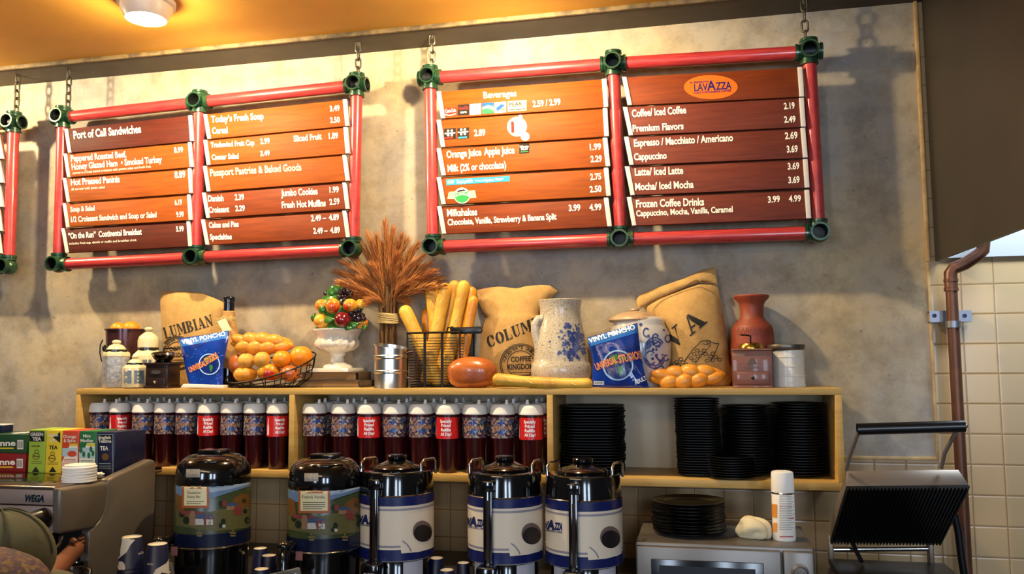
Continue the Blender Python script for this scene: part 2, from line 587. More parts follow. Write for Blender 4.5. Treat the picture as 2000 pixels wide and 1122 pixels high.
def lathe_px(mb, cx, rows, Y, zbase=None, **kw):
    """rows (y pixel, half width in pixels) seen at column cx, depth Y, top to bottom"""
    c = at(cx, rows[-1][0], Y); pr = []
    for y, hw in rows:
        p = at(cx, y, Y)
        pr.append((max(hw * mpp(cx, y, Y), 1e-4), p.z))
    if zbase is not None: pr[-1] = (pr[-1][0], zbase)
    mb.lathe(pr[::-1], (c.x, Y, 0), **kw)
    return Vector((c.x, Y, pr[-1][1]))

def column(mb, cx, cy, rows, zbase=None, **kw):
    """as lathe_px but the axis stays vertical in the world, taking its place from (cx, cy)"""
    Y = kw.pop('Y')
    c = at(cx, cy, Y); m = mpp(cx, cy, Y); y0 = cy
    pr = [(max(hw * m, 1e-4), c.z - (y - y0) * m) for y, hw in rows]
    if zbase is not None: pr[-1] = (pr[-1][0], zbase)
    mb.lathe(pr[::-1], (c.x, Y, 0), **kw)
    return Vector((c.x, Y, pr[-1][1])), m

# ------------------------------------------------------------------ the setting
ZT, ZB, XL, XR, YF = 1.5036, 1.1575, -2.5624, 0.4594, -0.32
CEIL = 2.965
EX = 0.8248
TILE, TZ = 0.1095, 1.8731
M_conc = concrete_mat()
M_tile = tile_mat(at(1939, 508, 0).x, TZ, TILE)
M_ceil = mat('ochre_ceiling_paint', '#b8862a', 0.6, noise=(2.5, '#a87824', 0.35, 0.7), bump=(18, 0.08))
M_soffit = mat('grey_brown_soffit', '#463c31', 0.7, noise=(6, '#393027', 0.3, 0.7))
M_lip = mat('chipped_cream_edge', '#7c6742', 0.7, noise=(14, '#493b27', 0.42, 0.6))
M_floor = mat('dark_floor_tile', '#3b3530', 0.5, noise=(5, '#2d2824', 0.3, 0.7))
zc = at(1740, 895, 0).z
struct('wall_back', MB().box((-2.09, 0.05, (CEIL + zc) / 2 + 0.05), (2 * (EX + 2.09), 0.1, CEIL - zc + 0.1)), M_conc, smooth=0)
mb = MB(); mb.box((-2.09, 0.055, zc / 2), (2 * (EX + 2.09), 0.1, zc)); mb.box((EX + 1.2, 0.055, 1.5), (2.4, 0.1, 3.1))
struct('wall_back_tiles', mb, M_tile, smooth=0)
struct('ceiling', MB().box((-1, -2.7, CEIL + 0.06), (8.6, 5.0, 0.1)), M_ceil, smooth=0)
struct('ceiling_soffit', MB().box((-1, -0.1, CEIL + 0.05), (8.6, 0.2, 0.1)), M_soffit, smooth=0)
struct('trim_1', MB().box((-1, -0.207, CEIL + 0.006), (8.6, 0.014, 0.026)), M_lip, bevel=0.003)
struct('floor', MB().box((-1, -2.6, -0.05), (8.6, 5.4, 0.1)), M_floor, smooth=0)
M_beige = mat('beige_edge_trim', '#c3a26d', 0.5, noise=(20, '#a5814e', 0.4, 0.7))
zt2 = at(1815, 512, 0).z
struct('trim_2', MB().box((EX + 0.004, -0.006, (CEIL + zt2) / 2), (0.013, 0.02, CEIL - zt2)), M_beige, bevel=0.003)
struct('trim_3', MB().box((EX + 0.003, -0.003, (zc + zt2) / 2), (0.01, 0.012, zt2 - zc)), M_beige, bevel=0.002)
struct('trim_4', MB().box(((XR + EX) / 2, -0.003, zc), (EX - XR, 0.012, 0.012)), M_beige, bevel=0.002)

# the stainless sheet and the dark side of the exhaust hood at the right
M_steel = mat('brushed_steel', '#c9ccd0', 0.55, 0.85)
hx = EX + 0.03
p0 = atX(1818, 514, hx); p1 = atX(2002, 444, hx)
struct('wall_steel_sheet', MB().box((hx + 0.75, -0.004, (TZ + 0.10 + CEIL) / 2), (1.5, 0.008, CEIL - TZ - 0.10)), M_steel, smooth=0)
M_hood = mat('dull_brown_metal', '#3d362e', 0.5, 0.2, noise=(3, '#332d26', 0.3, 0.7))
sl = (p1.z - p0.z) / (p1.y - p0.y)
yb, yf = -0.004, -1.15
hood = thing('exhaust_hood', 'dull brown side of the exhaust hood at the right, over the cream tiles', 'exhaust hood', (hx, -0.4, p0.z))
prof = [(hx, yb, p0.z + sl * (yb - p0.y)), (hx, yf, p0.z + sl * (yf - p0.y)), (hx, yf, CEIL), (hx, yb, CEIL)]
part('side_panel', MB().prism(prof, (0.012, 0, 0)), M_hood, hood, smooth=0)
part('front_panel', MB().box((hx + 0.7, yf - 0.006, (prof[1][2] + CEIL) / 2), (1.4, 0.012, CEIL - prof[1][2])), M_hood, hood, smooth=0)
part('lamp_housing', MB().box((1.35, -0.35, 2.66), (0.8, 0.2, 0.06)), M_steel, hood, bevel=0.005)

# ceiling lamps
M_wht = mat('white_enamel', '#e8e2d4', 0.35)
M_bulb = mat('lit_bulb', '#fff2cf', 0.3, emit=('#ffdf9a', 9.0))
for i, (lx, ly) in enumerate(LAMPS):
    l = thing('ceiling_lamp', ['round white ceiling downlight beyond the left edge above the cut-off menu board', 'lit white downlight in the ochre ceiling above the sandwich menu', 'round white ceiling downlight just above the beverages menu'][i], 'ceiling lamp', (lx, ly, CEIL), 'downlights in the ochre ceiling')
    part('trim_ring', MB().lathe([(0.085, CEIL + 0.01), (0.105, CEIL + 0.01), (0.105, CEIL - 0.006), (0.085, CEIL - 0.012)], (lx, ly, 0), seg=36), M_wht, l)
    part('lamp_shade', MB().lathe([(0.094, CEIL), (0.092, CEIL - 0.03), (0.074, CEIL - 0.062), (0.060, CEIL - 0.066), (0.060, CEIL - 0.058)], (lx, ly, 0), seg=36), M_wht, l)
    part('bulb', MB().ball((lx, ly, CEIL - 0.058), (0.052, 0.052, 0.026)), M_bulb, l)

# ------------------------------------------------------------------ hanging menu boards
M_red = mat('red_painted_pipe', '#b43a38', 0.32, noise=(30, '#92262c', 0.35, 0.75), stretch=(1, 1, 1), coat=0.4)
M_redh = mat('red_painted_pipe_streaked', '#b83c38', 0.32, noise=(22, '#8e222c', 0.35, 0.72), stretch=(0.6, 6, 6), coat=0.4)
M_grn = mat('green_cast_fitting', '#143a28', 0.3, 0.25, noise=(26, '#3c5a34', 0.45, 0.75), bump=(40, 0.2), coat=0.5)
M_chain = mat('dull_chain_steel', '#6d6658', 0.4, 0.9)
M_strip = mat('pale_plastic_strip', '#c9c3bb', 0.45)
WOOD = {'d': wood_mat('dark_mahogany', '#521c0e', '#3b1208'), 'o': wood_mat('orange_mahogany', '#95480c', '#773709'),
        'm': wood_mat('red_mahogany', '#7c3611', '#62260d'), 'r': wood_mat('cool_lit_mahogany', '#733627', '#5c281d')}  # last: the same wood, cooler and dimmer daylight put into its colour
M_ink = mat('white_lettering', '#f2e9d8', 0.7, spec=0.15)
M_inkp = mat('pinkish_lettering', '#d9b9a2', 0.7, spec=0.15)
INKS = [M_ink, M_inkp, mat('logo_red', '#d5281f', 0.7, spec=0.15), mat('logo_black', '#231c1a', 0.7, spec=0.15), mat('logo_blue', '#1f4fa0', 0.7, spec=0.15),
        mat('logo_green', '#2f8f4e', 0.7, spec=0.15), mat('logo_cyan', '#2f9cc4', 0.7, spec=0.15), mat('logo_navy', '#1c1f63', 0.7, spec=0.15), mat('logo_orange', '#e0661b', 0.7, spec=0.15),
        mat('logo_cream', '#e6d69a', 0.7, spec=0.15)]
W, PK, RD, BK, BL, GN, CY, NV, OR, CM = range(10)
YP = -0.12

_fm = {}
def fitting_mesh(pipes, stubs):
    """a cast joint: collars round the pipes, open stubs, and the open mouth to the front"""
    k = (tuple(pipes), tuple(stubs))
    if k in _fm: return _fm[k]
    mb = MB()
    mb.ball((0, 0, 0), 0.038, 40, 26)
    def keep(f):
        c = sum((mb.v[i] for i in f), Vector((0, 0, 0))) / len(f); c.normalize()
        return -c.y < 0.74 and all(c.dot(Vector(d)) < 0.74 for d in stubs)
    mb.f = [f for f in mb.f if keep(f)]; mb.m = [0] * len(mb.f)
    def collar(d, r, hole, L):
        M = Vector(d).to_track_quat('Z', 'Y').to_matrix()
        if not hole:
            mb.lathe([(r - .003, .0275), (r - .003, L - .012), (r, L - .010), (r, L), (r - .006, L + .001)], (0, 0, 0), seg=28, M=M, cap=False)
            return
        mb.lathe([(r - .001, .0275), (r - .001, L - .010), (r + .001, L - .008), (r + .001, L), (r - .006, L)], (0, 0, 0), seg=28, M=M, cap=False)
        mb.mi = 1
        mb.lathe([(r - .006, L), (r - .007, L - .006), (r - .007, -.02), (.0001, -.021)], (0, 0, 0), seg=28, M=M, cap=False)
        mb.mi = 0
    collar((0, -1, 0), 0.033, True, 0.050)
    for d in pipes: collar(d, 0.034, False, 0.050)
    for d in stubs: collar(d, 0.032, True, 0.048)
    _fm[k] = mesh_of('fitting', mb, [M_grn, mat('socket_shade', '#070c0a', 0.5)], Vector((0, 0, 0)), smooth=40)  # socket lining near-black: the shade inside the hole is put into its colour
    return _fm[k]

def chain_mb(x, y, z0, z1):
    mb = MB(); L = 0.046; p = 0.034
    n = max(2, int((z1 - z0) / p)); p = (z1 - z0) / n
    for k in range(n):
        c = z0 + (k + 0.5) * p
        pts = []
        for a in range(14):
            t = 2 * PI * a / 14
            u = 0.0115 * math.cos(t); v = math.sin(t) * 0.0115 + (0.0115 if math.sin(t) > 0 else -0.0115) * (L / 2 / 0.0115 - 1)
            pts.append((x + (u if k % 2 else 0), y + (0 if k % 2 else u), c + v))
        mb.tube(pts, 0.0042, 8, closed=True)
    mb.tube([(x, y, z1 - 0.012), (x, y, z1 + 0.002)], 0.007, 10)
    return mb

def menu_board(label, top, bot, cols, chains):
    T = [at(*p, YP) for p in top]; B = [at(*p, YP) for p in bot]
    root = thing('menu_board', label, 'menu board', tuple((T[0] + B[-1]) / 2), 'pipe-framed menu boards hung on chains')
    for a, b in list(zip(T, T[1:])) + list(zip(B, B[1:])):
        part('rail', MB().tube([a + (b - a).normalized() * .03 + (b - a) * (1 - .06 / (b - a).length) * (t / 6) for t in range(7)], 0.0262, 18), M_redh, root)
    for a, b in zip(T, B):
        part('post', MB().tube([a + (b - a).normalized() * .03 + (b - a) * (1 - .06 / (b - a).length) * (t / 6) for t in range(7)], 0.0252, 18), M_red, root)
    for row, rail in ((T, 0), (B, 1)):
      for k, p in enumerate(row):
        pipes = [(0, 0, 1) if rail else (0, 0, -1)] + ([(1, 0, 0)] if k < len(row) - 1 else []) + ([(-1, 0, 0)] if k else [])
        if not rail: pipes.append((0, 0, 1))
        stubs = [(1, 0, 0)] if (not rail and k == len(row) - 1) else ([(-1, 0, 0)] if (not rail and not k) else [])
        o = bpy.data.objects.new('fitting', fitting_mesh(pipes, stubs)); COL.objects.link(o); o.parent = root; o.location = p - LOC[root]
    for p in chains:
        q = at(*p, YP)
        part('chain', chain_mb(q.x, YP, q.z + 0.04, CEIL), M_chain, root)
    for Z, planks in cols:
        ox, oy, s = Z
        X = lambda x, y: (ox + s * x, oy + s * y)
        for kind, quad, texts, art in planks:
            q = [X(*p) for p in quad]
            yt, yb_ = -0.142, -0.152
            f = [at(*q[0], yt), at(*q[1], yt), at(*q[2], yb_), at(*q[3], yb_)]
            n = (f[1] - f[0]).cross(f[3] - f[0]).normalized()
            if n.y > 0: n = -n
            bk = [p - n * 0.014 for p in f]
            pl = part('plank', MB().hexa(f, bk), WOOD[kind], root, bevel=0.0015)
            wl = (f[1] - f[0]).length
            for t0, t1 in ((0.0, 0.026), (0.974, 1.0)):
                a = [f[0].lerp(f[1], t0), f[0].lerp(f[1], t1), f[3].lerp(f[2], t1), f[3].lerp(f[2], t0)]
                part('edge_strip', MB().hexa([p + n * 0.004 for p in a], [p - n * 0.0145 for p in a]), M_strip, pl, bevel=0.001)
            def fn(px, py, off):
                d = ray(px, py); t = (f[0] + n * off - CAM).dot(n) / d.dot(n)
                return CAM + d * t
            for t in texts:
                mb = MB()
                s_, x0, y0, x1, y1, h = t[:6]
                a = X(x0, y0); b = X(x1, y1)
                mb.mi = t[6] if len(t) > 6 else W
                bold = 0.028 if h > 20 else 0.0
                P, fs = text_px(s_, *a, *b, h * s, bold)
                on_plane(mb, P, fs, lambda x, y: fn(x, y, 0.0016))
                part('price' if s_[0].isdigit() and s_[1] == '.' else 'lettering', mb, INKS, pl, smooth=0, fix=False)
            for nm, items in art:
                mb = MB()
                for k, it in enumerate(items):
                    mb.mi = it[0]
                    off = 0.0013 + 0.0003 * k
                    if isinstance(it[1], str):
                        P, fs = text_px(it[1], *X(*it[2:4]), *X(*it[4:6]), it[6] * s, 0.02)
                        on_plane(mb, P, fs, lambda x, y: fn(x, y, off))
                    else:
                        P, fs = fine([X(*p) for p in it[1]], 400)
                        on_plane(mb, P, fs, lambda x, y: fn(x, y, off))
                part(nm, mb, INKS, pl, smooth=0, fix=False)
    return root

Z1, Z2, Z3, Z4 = (0, 140, .3742), (370, 140, .3565), (800, 60, .3922), (1200, 60, .3922)
def sq(x0, y0, x1, y1, sh=-0.075):
    w_ = x1 - x0
    return [(x0, y0 - 0), (x1, y0 + sh * w_), (x1, y1 + sh * w_), (x0, y1)]
A1 = [
 ('d', [(338, 301), (1002, 228), (1012, 362), (357, 424)], [("Port of Call Sandwiches", 385, 351, 737, 318, 40)], []),
 ('o', [(334, 430), (1000, 366), (1010, 498), (352, 552)], [("Peppered Roasted Beef,", 371, 470, 660, 446, 32), ("Honey Glazed Ham  • Smoked Turkey", 375, 513, 846, 473, 32), ("served in a fresh baked croissant with potato salad and fresh fruit", 380, 536, 788, 501, 13), ("8.99", 910, 424, 956, 420, 28)], []),
 ('o', [(330, 557), (1000, 502), (1007, 634), (350, 682)], [("Hot Pressed Paninis", 371, 594, 625, 577, 33), ("all served with pasta salad", 373, 620, 546, 609, 13), ("8.89", 912, 556, 968, 552, 34)], []),
 ('o', [(329, 688), (996, 640), (1004, 774), (347, 813)], [("Soup & Salad", 368, 732, 495, 725, 26), ("1/2 Croissant Sandwich and Soup or Salad", 371, 786, 818, 760, 28), ("6.19", 913, 697, 950, 694, 27), ("9.99", 921, 760, 960, 757, 27)], []),
 ('d', [(322, 820), (993, 778), (1002, 912), (344, 946)], [("“On the Run”  Continental Breakfast", 357, 873, 740, 850, 30), ("includes: fruit cup, danish or muffin and breakfast drink", 361, 904, 713, 885, 12), ("5.99", 920, 836, 960, 833, 27)], [])]
A2 = [
 ('o', [(78, 236), (862, 152), (876, 296), (100, 370)], [("Today’s Fresh Soup", 120, 279, 407, 260, 36), ("Cereal", 125, 341, 210, 336, 34), ("3.49", 770, 218, 824, 213, 30), ("2.50", 771, 281, 825, 277, 30)], []),
 ('o', [(78, 376), (866, 304), (878, 448), (97, 513)], [("Tradewind Fruit Cup", 117, 416, 356, 402, 28), ("2.99", 389, 397, 441, 393, 30), ("Caesar Salad", 122, 483, 270, 476, 28), ("3.49", 389, 463, 441, 459, 28), ("Sliced Fruit", 572, 383, 725, 370, 32), ("1.89", 764, 368, 815, 365, 31)], []),
 ('o', [(75, 518), (860, 455), (878, 598), (97, 658)], [("Passport Pastries & Baked Goods", 114, 573, 614, 541, 38, PK)], []),
 ('m', [(70, 665), (860, 606), (878, 752), (94, 803)], [("Danish", 102, 712, 187, 709, 33), ("2.39", 249, 705, 300, 702, 32), ("Croissant", 106, 774, 218, 769, 32), ("2.29", 252, 765, 304, 763, 31), ("Jumbo Cookies", 503, 683, 703, 672, 36), ("1.99", 768, 664, 819, 661, 32), ("Fresh Hot Muffins", 506, 748, 747, 737, 35), ("2.59", 768, 730, 823, 726, 32)], []),
 ('m', [(65, 812), (860, 760), (880, 908), (90, 950)], [("Cakes and Pies", 107, 856, 270, 850, 30), ("Specialties", 112, 921, 232, 919, 30), ("2.49 –  4.89", 667, 820, 820, 812, 32), ("2.49 –  4.89", 679, 889, 825, 883, 32)], [])]
def asterisk(cx, cy):
    o = [(W, [(cx - 26, cy + 2), (cx + 26, cy - 2), (cx + 26, cy + 4), (cx - 26, cy + 8)])]
    for dx, dy in ((-9, -9), (9, -10), (-9, 13), (9, 12)): o.append((W, ring(cx + dx, cy + dy, 6, n=12)))
    return o
soda = [
 ('drink_logo', [(RD, sq(175, 386, 233, 424)), (W, "Coca-Cola", 178, 409, 231, 404, 18), (W, [(178, 415), (200, 420), (231, 411), (231, 415), (200, 425), (178, 421)])]),
 ('drink_logo', [(BK, sq(239, 370, 296, 423)), (RD, "Coca-Cola", 243, 394, 292, 390, 15), (W, "zero", 252, 412, 284, 409, 12)]),
 ('drink_logo', [(W, sq(300, 366, 356, 420)), (PK, "Diet Coke", 306, 398, 352, 394, 15)]),
 ('drink_logo', [(W, sq(362, 361, 418, 415)), (BL, [(362, 361), (418, 357), (418, 378), (390, 370), (362, 382)]), (GN, [(362, 392), (392, 386), (418, 398), (418, 411), (362, 415)]), (GN, "Sprite", 368, 392, 414, 378, 13)]),
 ('drink_logo', [(W, sq(423, 357, 481, 411)), (BL, [(430, 385), (455, 366), (478, 368), (452, 392), (436, 402)]), (OR, [(456, 395), (474, 380), (474, 388), (460, 402)])]),
 ('drink_logo', [(CM, sq(488, 352, 582, 404)), (BK, "PEAK", 496, 380, 566, 374, 21), (BK, sq(494, 393, 574, 397))])]
B1 = [
 ('o', [(135, 305), (980, 240), (990, 380), (157, 438)], [("Beverages", 368, 337, 533, 326, 32, PK), ("2.59 / 2.99", 614, 380, 752, 368, 31)], soda),
 ('o', [(135, 446), (985, 384), (993, 526), (157, 580)], [("2.89", 322, 525, 378, 521, 31)], [
   ('drink_logo', [(BK, sq(172, 489, 230, 543))] + asterisk(201, 508) + [(RD, sq(173, 532, 216, 540))]),
   ('drink_logo', [(BK, sq(238, 486, 296, 540))] + asterisk(266, 502) + [(CY, sq(240, 530, 286, 538))]),
   ('round_logo', [(W, ring(535, 478, 49, n=32)), (W, ring(552, 428, 10, n=16)), (W, ring(575, 527, 22, n=20)), (RD, [(504, 453), (520, 452), (522, 509), (507, 510)])])]),
 ('o', [(135, 588), (985, 532), (1000, 675), (160, 722)], [("Orange Juice", 185, 634, 358, 621, 35), ("Apple Juice", 371, 620, 523, 611, 36), ("Milk (2% or chocolate)", 190, 703, 481, 684, 34), ("1.99", 898, 595, 954, 592, 31), ("2.29", 902, 655, 958, 652, 31)], [
   ('drink_logo', [(BK, sq(546, 566, 596, 613)), (W, "Minute", 549, 584, 593, 581, 11), (W, "Maid", 556, 596, 588, 593, 11), (GN, sq(552, 603, 590, 606))])]),
 ('o', [(135, 732), (990, 681), (1003, 823), (160, 866)], [("2.75", 900, 744, 955, 740, 31), ("2.50", 898, 806, 956, 802, 31)], [
   ('water_banner', [(CY, [(183, 741), (498, 724), (498, 750), (183, 771)]), (CM, sq(190, 748, 220, 762)), (W, "Zephyrhills", 234, 761, 315, 755, 16), (W, "Natural", 327, 752, 372, 749, 8), (W, "Spring Water", 377, 752, 470, 743, 13)]),
   ('water_logo', [(CM, [(188, 838), (196, 803), (262, 800), (325, 795), (333, 832), (262, 838)]), (W, ring(261, 822, 40, n=32)), (GN, [(222, 834)] + [(261 + 36 * math.cos(a), 822 + 36 * math.sin(a)) for a in (2.8, 2.4, 2.0, 1.57, 1.2, 0.8, 0.4)] + [(300, 830), (281, 820), (262, 818), (242, 822)]), (BK, [(232, 806), (246, 794), (270, 790), (284, 796), (262, 800)]), (GN, "perrier", 225, 822, 298, 814, 22)])]),
 ('m', [(138, 876), (990, 831), (1008, 975), (162, 1013)], [("Milkshakes", 187, 925, 337, 919, 35), ("Chocolate, Vanilla, Strawberry & Banana Split", 190, 970, 732, 940, 30), ("3.99", 793, 899, 851, 896, 31), ("4.99", 896, 896, 956, 893, 31)], [])]
B2 = [
 ('m', [(38, 232), (935, 182), (945, 328), (66, 372)], [], [
   ('coffee_logo', [(OR, ring(480, 281, 134, 60, n=40)), (NV, "LAV", 398, 301, 466, 297, 36), (NV, "A", 462, 298, 506, 295, 48), (NV, "ZZA", 506, 294, 583, 289, 36), (NV, "IL PERFETTO", 378, 263, 470, 257, 8), (NV, "ITALY’S FAVOURITE COFFEE", 396, 315, 581, 303, 10)])]),
 ('r', [(42, 382), (943, 335), (953, 478), (72, 522)], [("Coffee/ Iced Coffee", 88, 430, 358, 411, 36), ("Premium Flavors", 91, 503, 345, 490, 33), ("2.19", 845, 391, 899, 387, 31), ("2.49", 846, 458, 903, 455, 31)], []),
 ('r', [(48, 530), (950, 484), (963, 632), (75, 670)], [("Espresso / Macchiato / Americano", 98, 577, 591, 549, 35), ("Cappuccino", 98, 645, 261, 637, 33), ("2.69", 850, 540, 913, 536, 33), ("3.69", 859, 607, 914, 604, 33)], []),
 ('r', [(52, 678), (962, 640), (972, 782), (80, 820)], [("Latte/ Iced Latte", 102, 722, 343, 713, 36), ("Mocha/ Iced Mocha", 104, 795, 395, 782, 35), ("3.69", 864, 692, 922, 688, 32), ("3.69", 867, 760, 923, 757, 32)], []),
 ('r', [(62, 830), (970, 793), (980, 935), (88, 972)], [("Frozen Coffee Drinks", 108, 881, 447, 870, 37), ("Cappuccino, Mocha, Vanilla, Caramel", 109, 925, 590, 903, 29), ("3.99", 765, 857, 825, 853, 31), ("4.99", 869, 853, 930, 850, 31)], [])]
Z0 = (-370, 140, .3742)
A0 = [('o', [(330, 365), (988, 330), (1010, 455), (350, 480)], [], []), ('o', [(328, 490), (990, 462), (1008, 580), (348, 600)], [], []),
      ('o', [(326, 610), (990, 588), (1006, 706), (346, 722)], [], []), ('m', [(324, 730), (990, 712), (1004, 832), (344, 846)], [], []), ('d', [(322, 856), (990, 838), (1004, 950), (342, 966)], [], [])]
menu_board('red pipe menu board cut off by the left edge of the photo', [(-255, 272), (27, 240)], [(-258, 533), (17, 521)], [(Z0, A0)], [(-252, 272), (31, 240)])
menu_board('red pipe menu board headed Port of Call Sandwiches, two columns', [(123, 230), (390, 200), (697, 167)], [(115, 517), (384, 503), (690, 487)], [(Z1, A1), (Z2, A2)], [(132, 230), (699, 167)])
menu_board('red pipe menu board of beverages and coffees, two columns', [(840, 153), (1198, 125), (1580, 102)], [(846, 483), (1212, 468), (1599, 455)], [(Z3, B1), (Z4, B2)], [(844, 153), (1574, 102)])

# ------------------------------------------------------------------ the wall cabinet
M_cab = wood_mat('pale_varnished_birch', '#cda660', '#b8904c', 0.42, (1, 1, 8), 4)
M_cabb = mat('pale_laminate', '#b5a283', 0.5)
cab = thing('wall_cabinet', 'long pale wooden wall cabinet of three open bays on the concrete wall', 'cabinet', ((XL + XR) / 2, YF / 2, ZB))
TH = 0.0235
def slab(n, x0, x1, z0, z1, y0=YF, y1=-0.002, m=M_cab):
    part(n, MB().box(((x0 + x1) / 2, (y0 + y1) / 2, (z0 + z1) / 2), (x1 - x0, y1 - y0, z1 - z0)), m, cab, bevel=0.0015)
slab('top_panel', XL, XR, ZT - TH, ZT)
slab('bottom_panel', XL, XR, ZB, ZB + TH + 0.004)
d1 = at(569, 850, YF).x; d2 = at(1074.5, 850, YF).x
zi0, zi1 = ZB + TH + 0.004, ZT - TH
for a, b in ((XL, XL + 0.02), (d1 - 0.0115, d1 + 0.0115), (d2 - 0.0115, d2 + 0.0115), (XR - 0.023, XR)):
    slab('side_panel' if a in (XL, XR - 0.023) else 'divider', a, b, zi0, zi1)
slab('back_panel', XL + 0.02, XR - 0.023, zi0, zi1, -0.008, -0.002, M_cabb)
ZS = zi0   # the floor of the bays

# ------------------------------------------------------------------ things standing on top of the cabinet
M_ora = mat('orange_peel', '#f28f14', 0.35, noise=(14, '#e87c0c', 0.4, 0.7), bump=(160, 0.25))
M_crust = mat('golden_challah_crust', '#dc9430', 0.4, noise=(18, '#c06f18', 0.4, 0.75), bump=(40, 0.15))
M_bread = mat('pale_bread_roll', '#d9a13f', 0.5, noise=(14, '#b9781f', 0.42, 0.75), bump=(45, 0.2))
M_bag = mat('baguette_crust', '#dcab3c', 0.5, noise=(16, '#b5711c', 0.45, 0.75), bump=(38, 0.2))
M_brown = mat('brown_glossy_crust', '#b8622a', 0.3, noise=(9, '#8e4016', 0.4, 0.7), bump=(20, 0.8), coat=0.3)
M_burlap = mat('tan_burlap', '#c29a5c', 0.9, noise=(30, '#ac8448', 0.3, 0.7), bump=(260, 0.6))
M_blk = mat('black_stencil_ink', '#1d1a17', 0.8)
M_wire = mat('black_wire', '#1b1512', 0.4, 0.6)
M_cer = mat('cream_ceramic', '#d8c9a0', 0.3, coat=0.3)
M_cerline = mat('dark_glaze_band', '#26221d', 0.25)
M_purple = mat('dark_purple_enamel', '#4a2a30', 0.22, 0.5, noise=(10, '#5d3a3a', 0.4, 0.7))
M_glass = mat('pressed_clear_glass', '#e6eaee', 0.06, trans=0.6, noise=(45, '#b4b8be', 0.4, 0.65), bump=(60, 1.0))
M_dwood = mat('dark_walnut', '#2f1d18', 0.3, noise=(12, '#21130f', 0.3, 0.7), stretch=(1, 1, 8), coat=0.3)
M_rwood = mat('reddish_wood', '#84482c', 0.45, noise=(10, '#6c3821', 0.3, 0.7), stretch=(1, 1, 8), coat=0.2)
M_chrome = mat('chrome', '#d5d5d2', 0.12, 1.0)
M_brass = mat('brass', '#c9a24a', 0.22, 1.0)
M_bluefilm = mat('blue_printed_film', '#123a9e', 0.10, noise=(9, '#0a1c5c', 0.4, 0.65), bump=(22, 1.0), coat=0.6)
M_tin = mat('shiny_tinplate', '#d9d6d0', 0.3, 1.0)
M_white = mat('white_plastic', '#e6e1d8', 0.4)
M_urn = mat('glossy_white_urn', '#e3dccb', 0.15, coat=0.6)
M_leaf = mat('glazed_green_leaf', '#2f6a22', 0.2, noise=(20, '#7a9a30', 0.5, 0.8), coat=0.5)
M_peach = mat('glazed_peach', '#e0a536', 0.18, noise=(13, '#c23a1c', 0.46, 0.62), coat=0.6)
M_pom = mat('glazed_pomegranate', '#5e0f18', 0.15, noise=(12, '#8e1a1c', 0.45, 0.7), coat=0.6)
M_grape = mat('glazed_black_grape', '#22101a', 0.12, coat=0.6)
M_book = mat('worn_book_cloth', '#3a2c20', 0.7, noise=(12, '#57422c', 0.4, 0.7))
M_page = mat('aged_pages', '#8a6a3d', 0.8, noise=(60, '#6e5230', 0.3, 0.7), stretch=(0.3, 0.3, 8))
M_terra = mat('terracotta', '#8e3d26', 0.55, noise=(9, '#76301c', 0.35, 0.7), bump=(30, 0.2))
M_crack = crackle_mat()
M_cob = mat('cobalt_glaze', '#34427c', 0.25, noise=(60, '#6a74a0', 0.45, 0.7))
M_slate = mat('grey_blue_glaze', '#6d7a86', 0.25, noise=(60, '#4a545e', 0.4, 0.7))
M_jar = mat('white_glazed_jar', '#cdc6bd', 0.18, coat=0.4)
M_unglz = mat('sandy_lid_glaze', '#b89a78', 0.4, noise=(20, '#a08060', 0.4, 0.7))
M_btl = mat('black_bottle_glass', '#11131a', 0.08, coat=0.5)
M_kraft = mat('kraft_paper', '#b58a4e', 0.8, bump=(30, 0.6))
M_raffia = mat('straw_raffia', '#cdb173', 0.8)
M_card = mat('cream_card', '#e2d8b4', 0.7, noise=(90, '#6d5f3f', 0.62, 0.7))
M_can = mat('ivory_tin', '#d8d2c4', 0.35, coat=0.2)
M_reed = mat('dry_reed', '#7c5428', 0.8, noise=(16, '#4e3214', 0.35, 0.7), stretch=(1, 1, 0.1))
M_plume = mat('rust_grass_plume', '#a9622a', 0.9, noise=(12, '#c98a48', 0.35, 0.7))
M_blackp = mat('black_moulded_plastic', '#0d0c0c', 0.3)

def S(px, Y):
    """point on the cabinet top under column px, and metres per pixel there"""
    p = at(px, 756, Y); p.z = ZT
    return p, mpp(px, 745, Y)
def ybase(px, Y):
    return proj(S(px, Y)[0])[1]
def rows_on(px, Y, rows):
    """pixel profile with its foot on the cabinet top"""
    return rows[:-1] + [(ybase(px, Y), rows[-1][1])]
def turned(px, Y, rows, mb=None, **kw):
    mb = mb or MB()
    p, m = S(px, Y); yb = proj(p)[1]
    pr = [(max(hw * m, 1e-4), ZT + (yb - y) * m) for y, hw in rows]
    pr[-1] = (pr[-1][0], max(pr[-1][1], ZT)) if rows[-1][0] < yb - 1 else (pr[-1][0], ZT)
    mb.lathe(pr[::-1], (p.x, Y, 0), **kw)
    return mb

def orange(px, py, r, Y, label, group, zmin=None, m=None, sq=0.96):
    c = at(px, py, Y); k = r * mpp(px, py, Y)
    if zmin is not None: c.z = max(c.z, zmin + k * sq)
    mb = MB(); mb.ball(c, (k, k, k * sq), 24, 16, f=lambda d: 1 - 0.05 * max(0, abs(d.z) - 0.85) / 0.15)
    t = thing('orange', label, 'orange', (c.x, c.y, c.z - k * sq), group)
    part('peel', mb, m or M_ora, t)
    part('navel', MB().lathe([(k * 0.02, 0.0), (k * 0.13, 0.0), (k * 0.10, k * 0.03), (k * 0.02, k * 0.02)], c + Vector((0, 0, 0)) + Vector((-0.2, -0.75, 0.55)).normalized() * k * 0.95, seg=8, M=Vector((-0.2, -0.75, 0.55)).to_track_quat('Z', 'Y').to_matrix()), mat('orange_navel', '#c98a2a', 0.6), t)
    return t

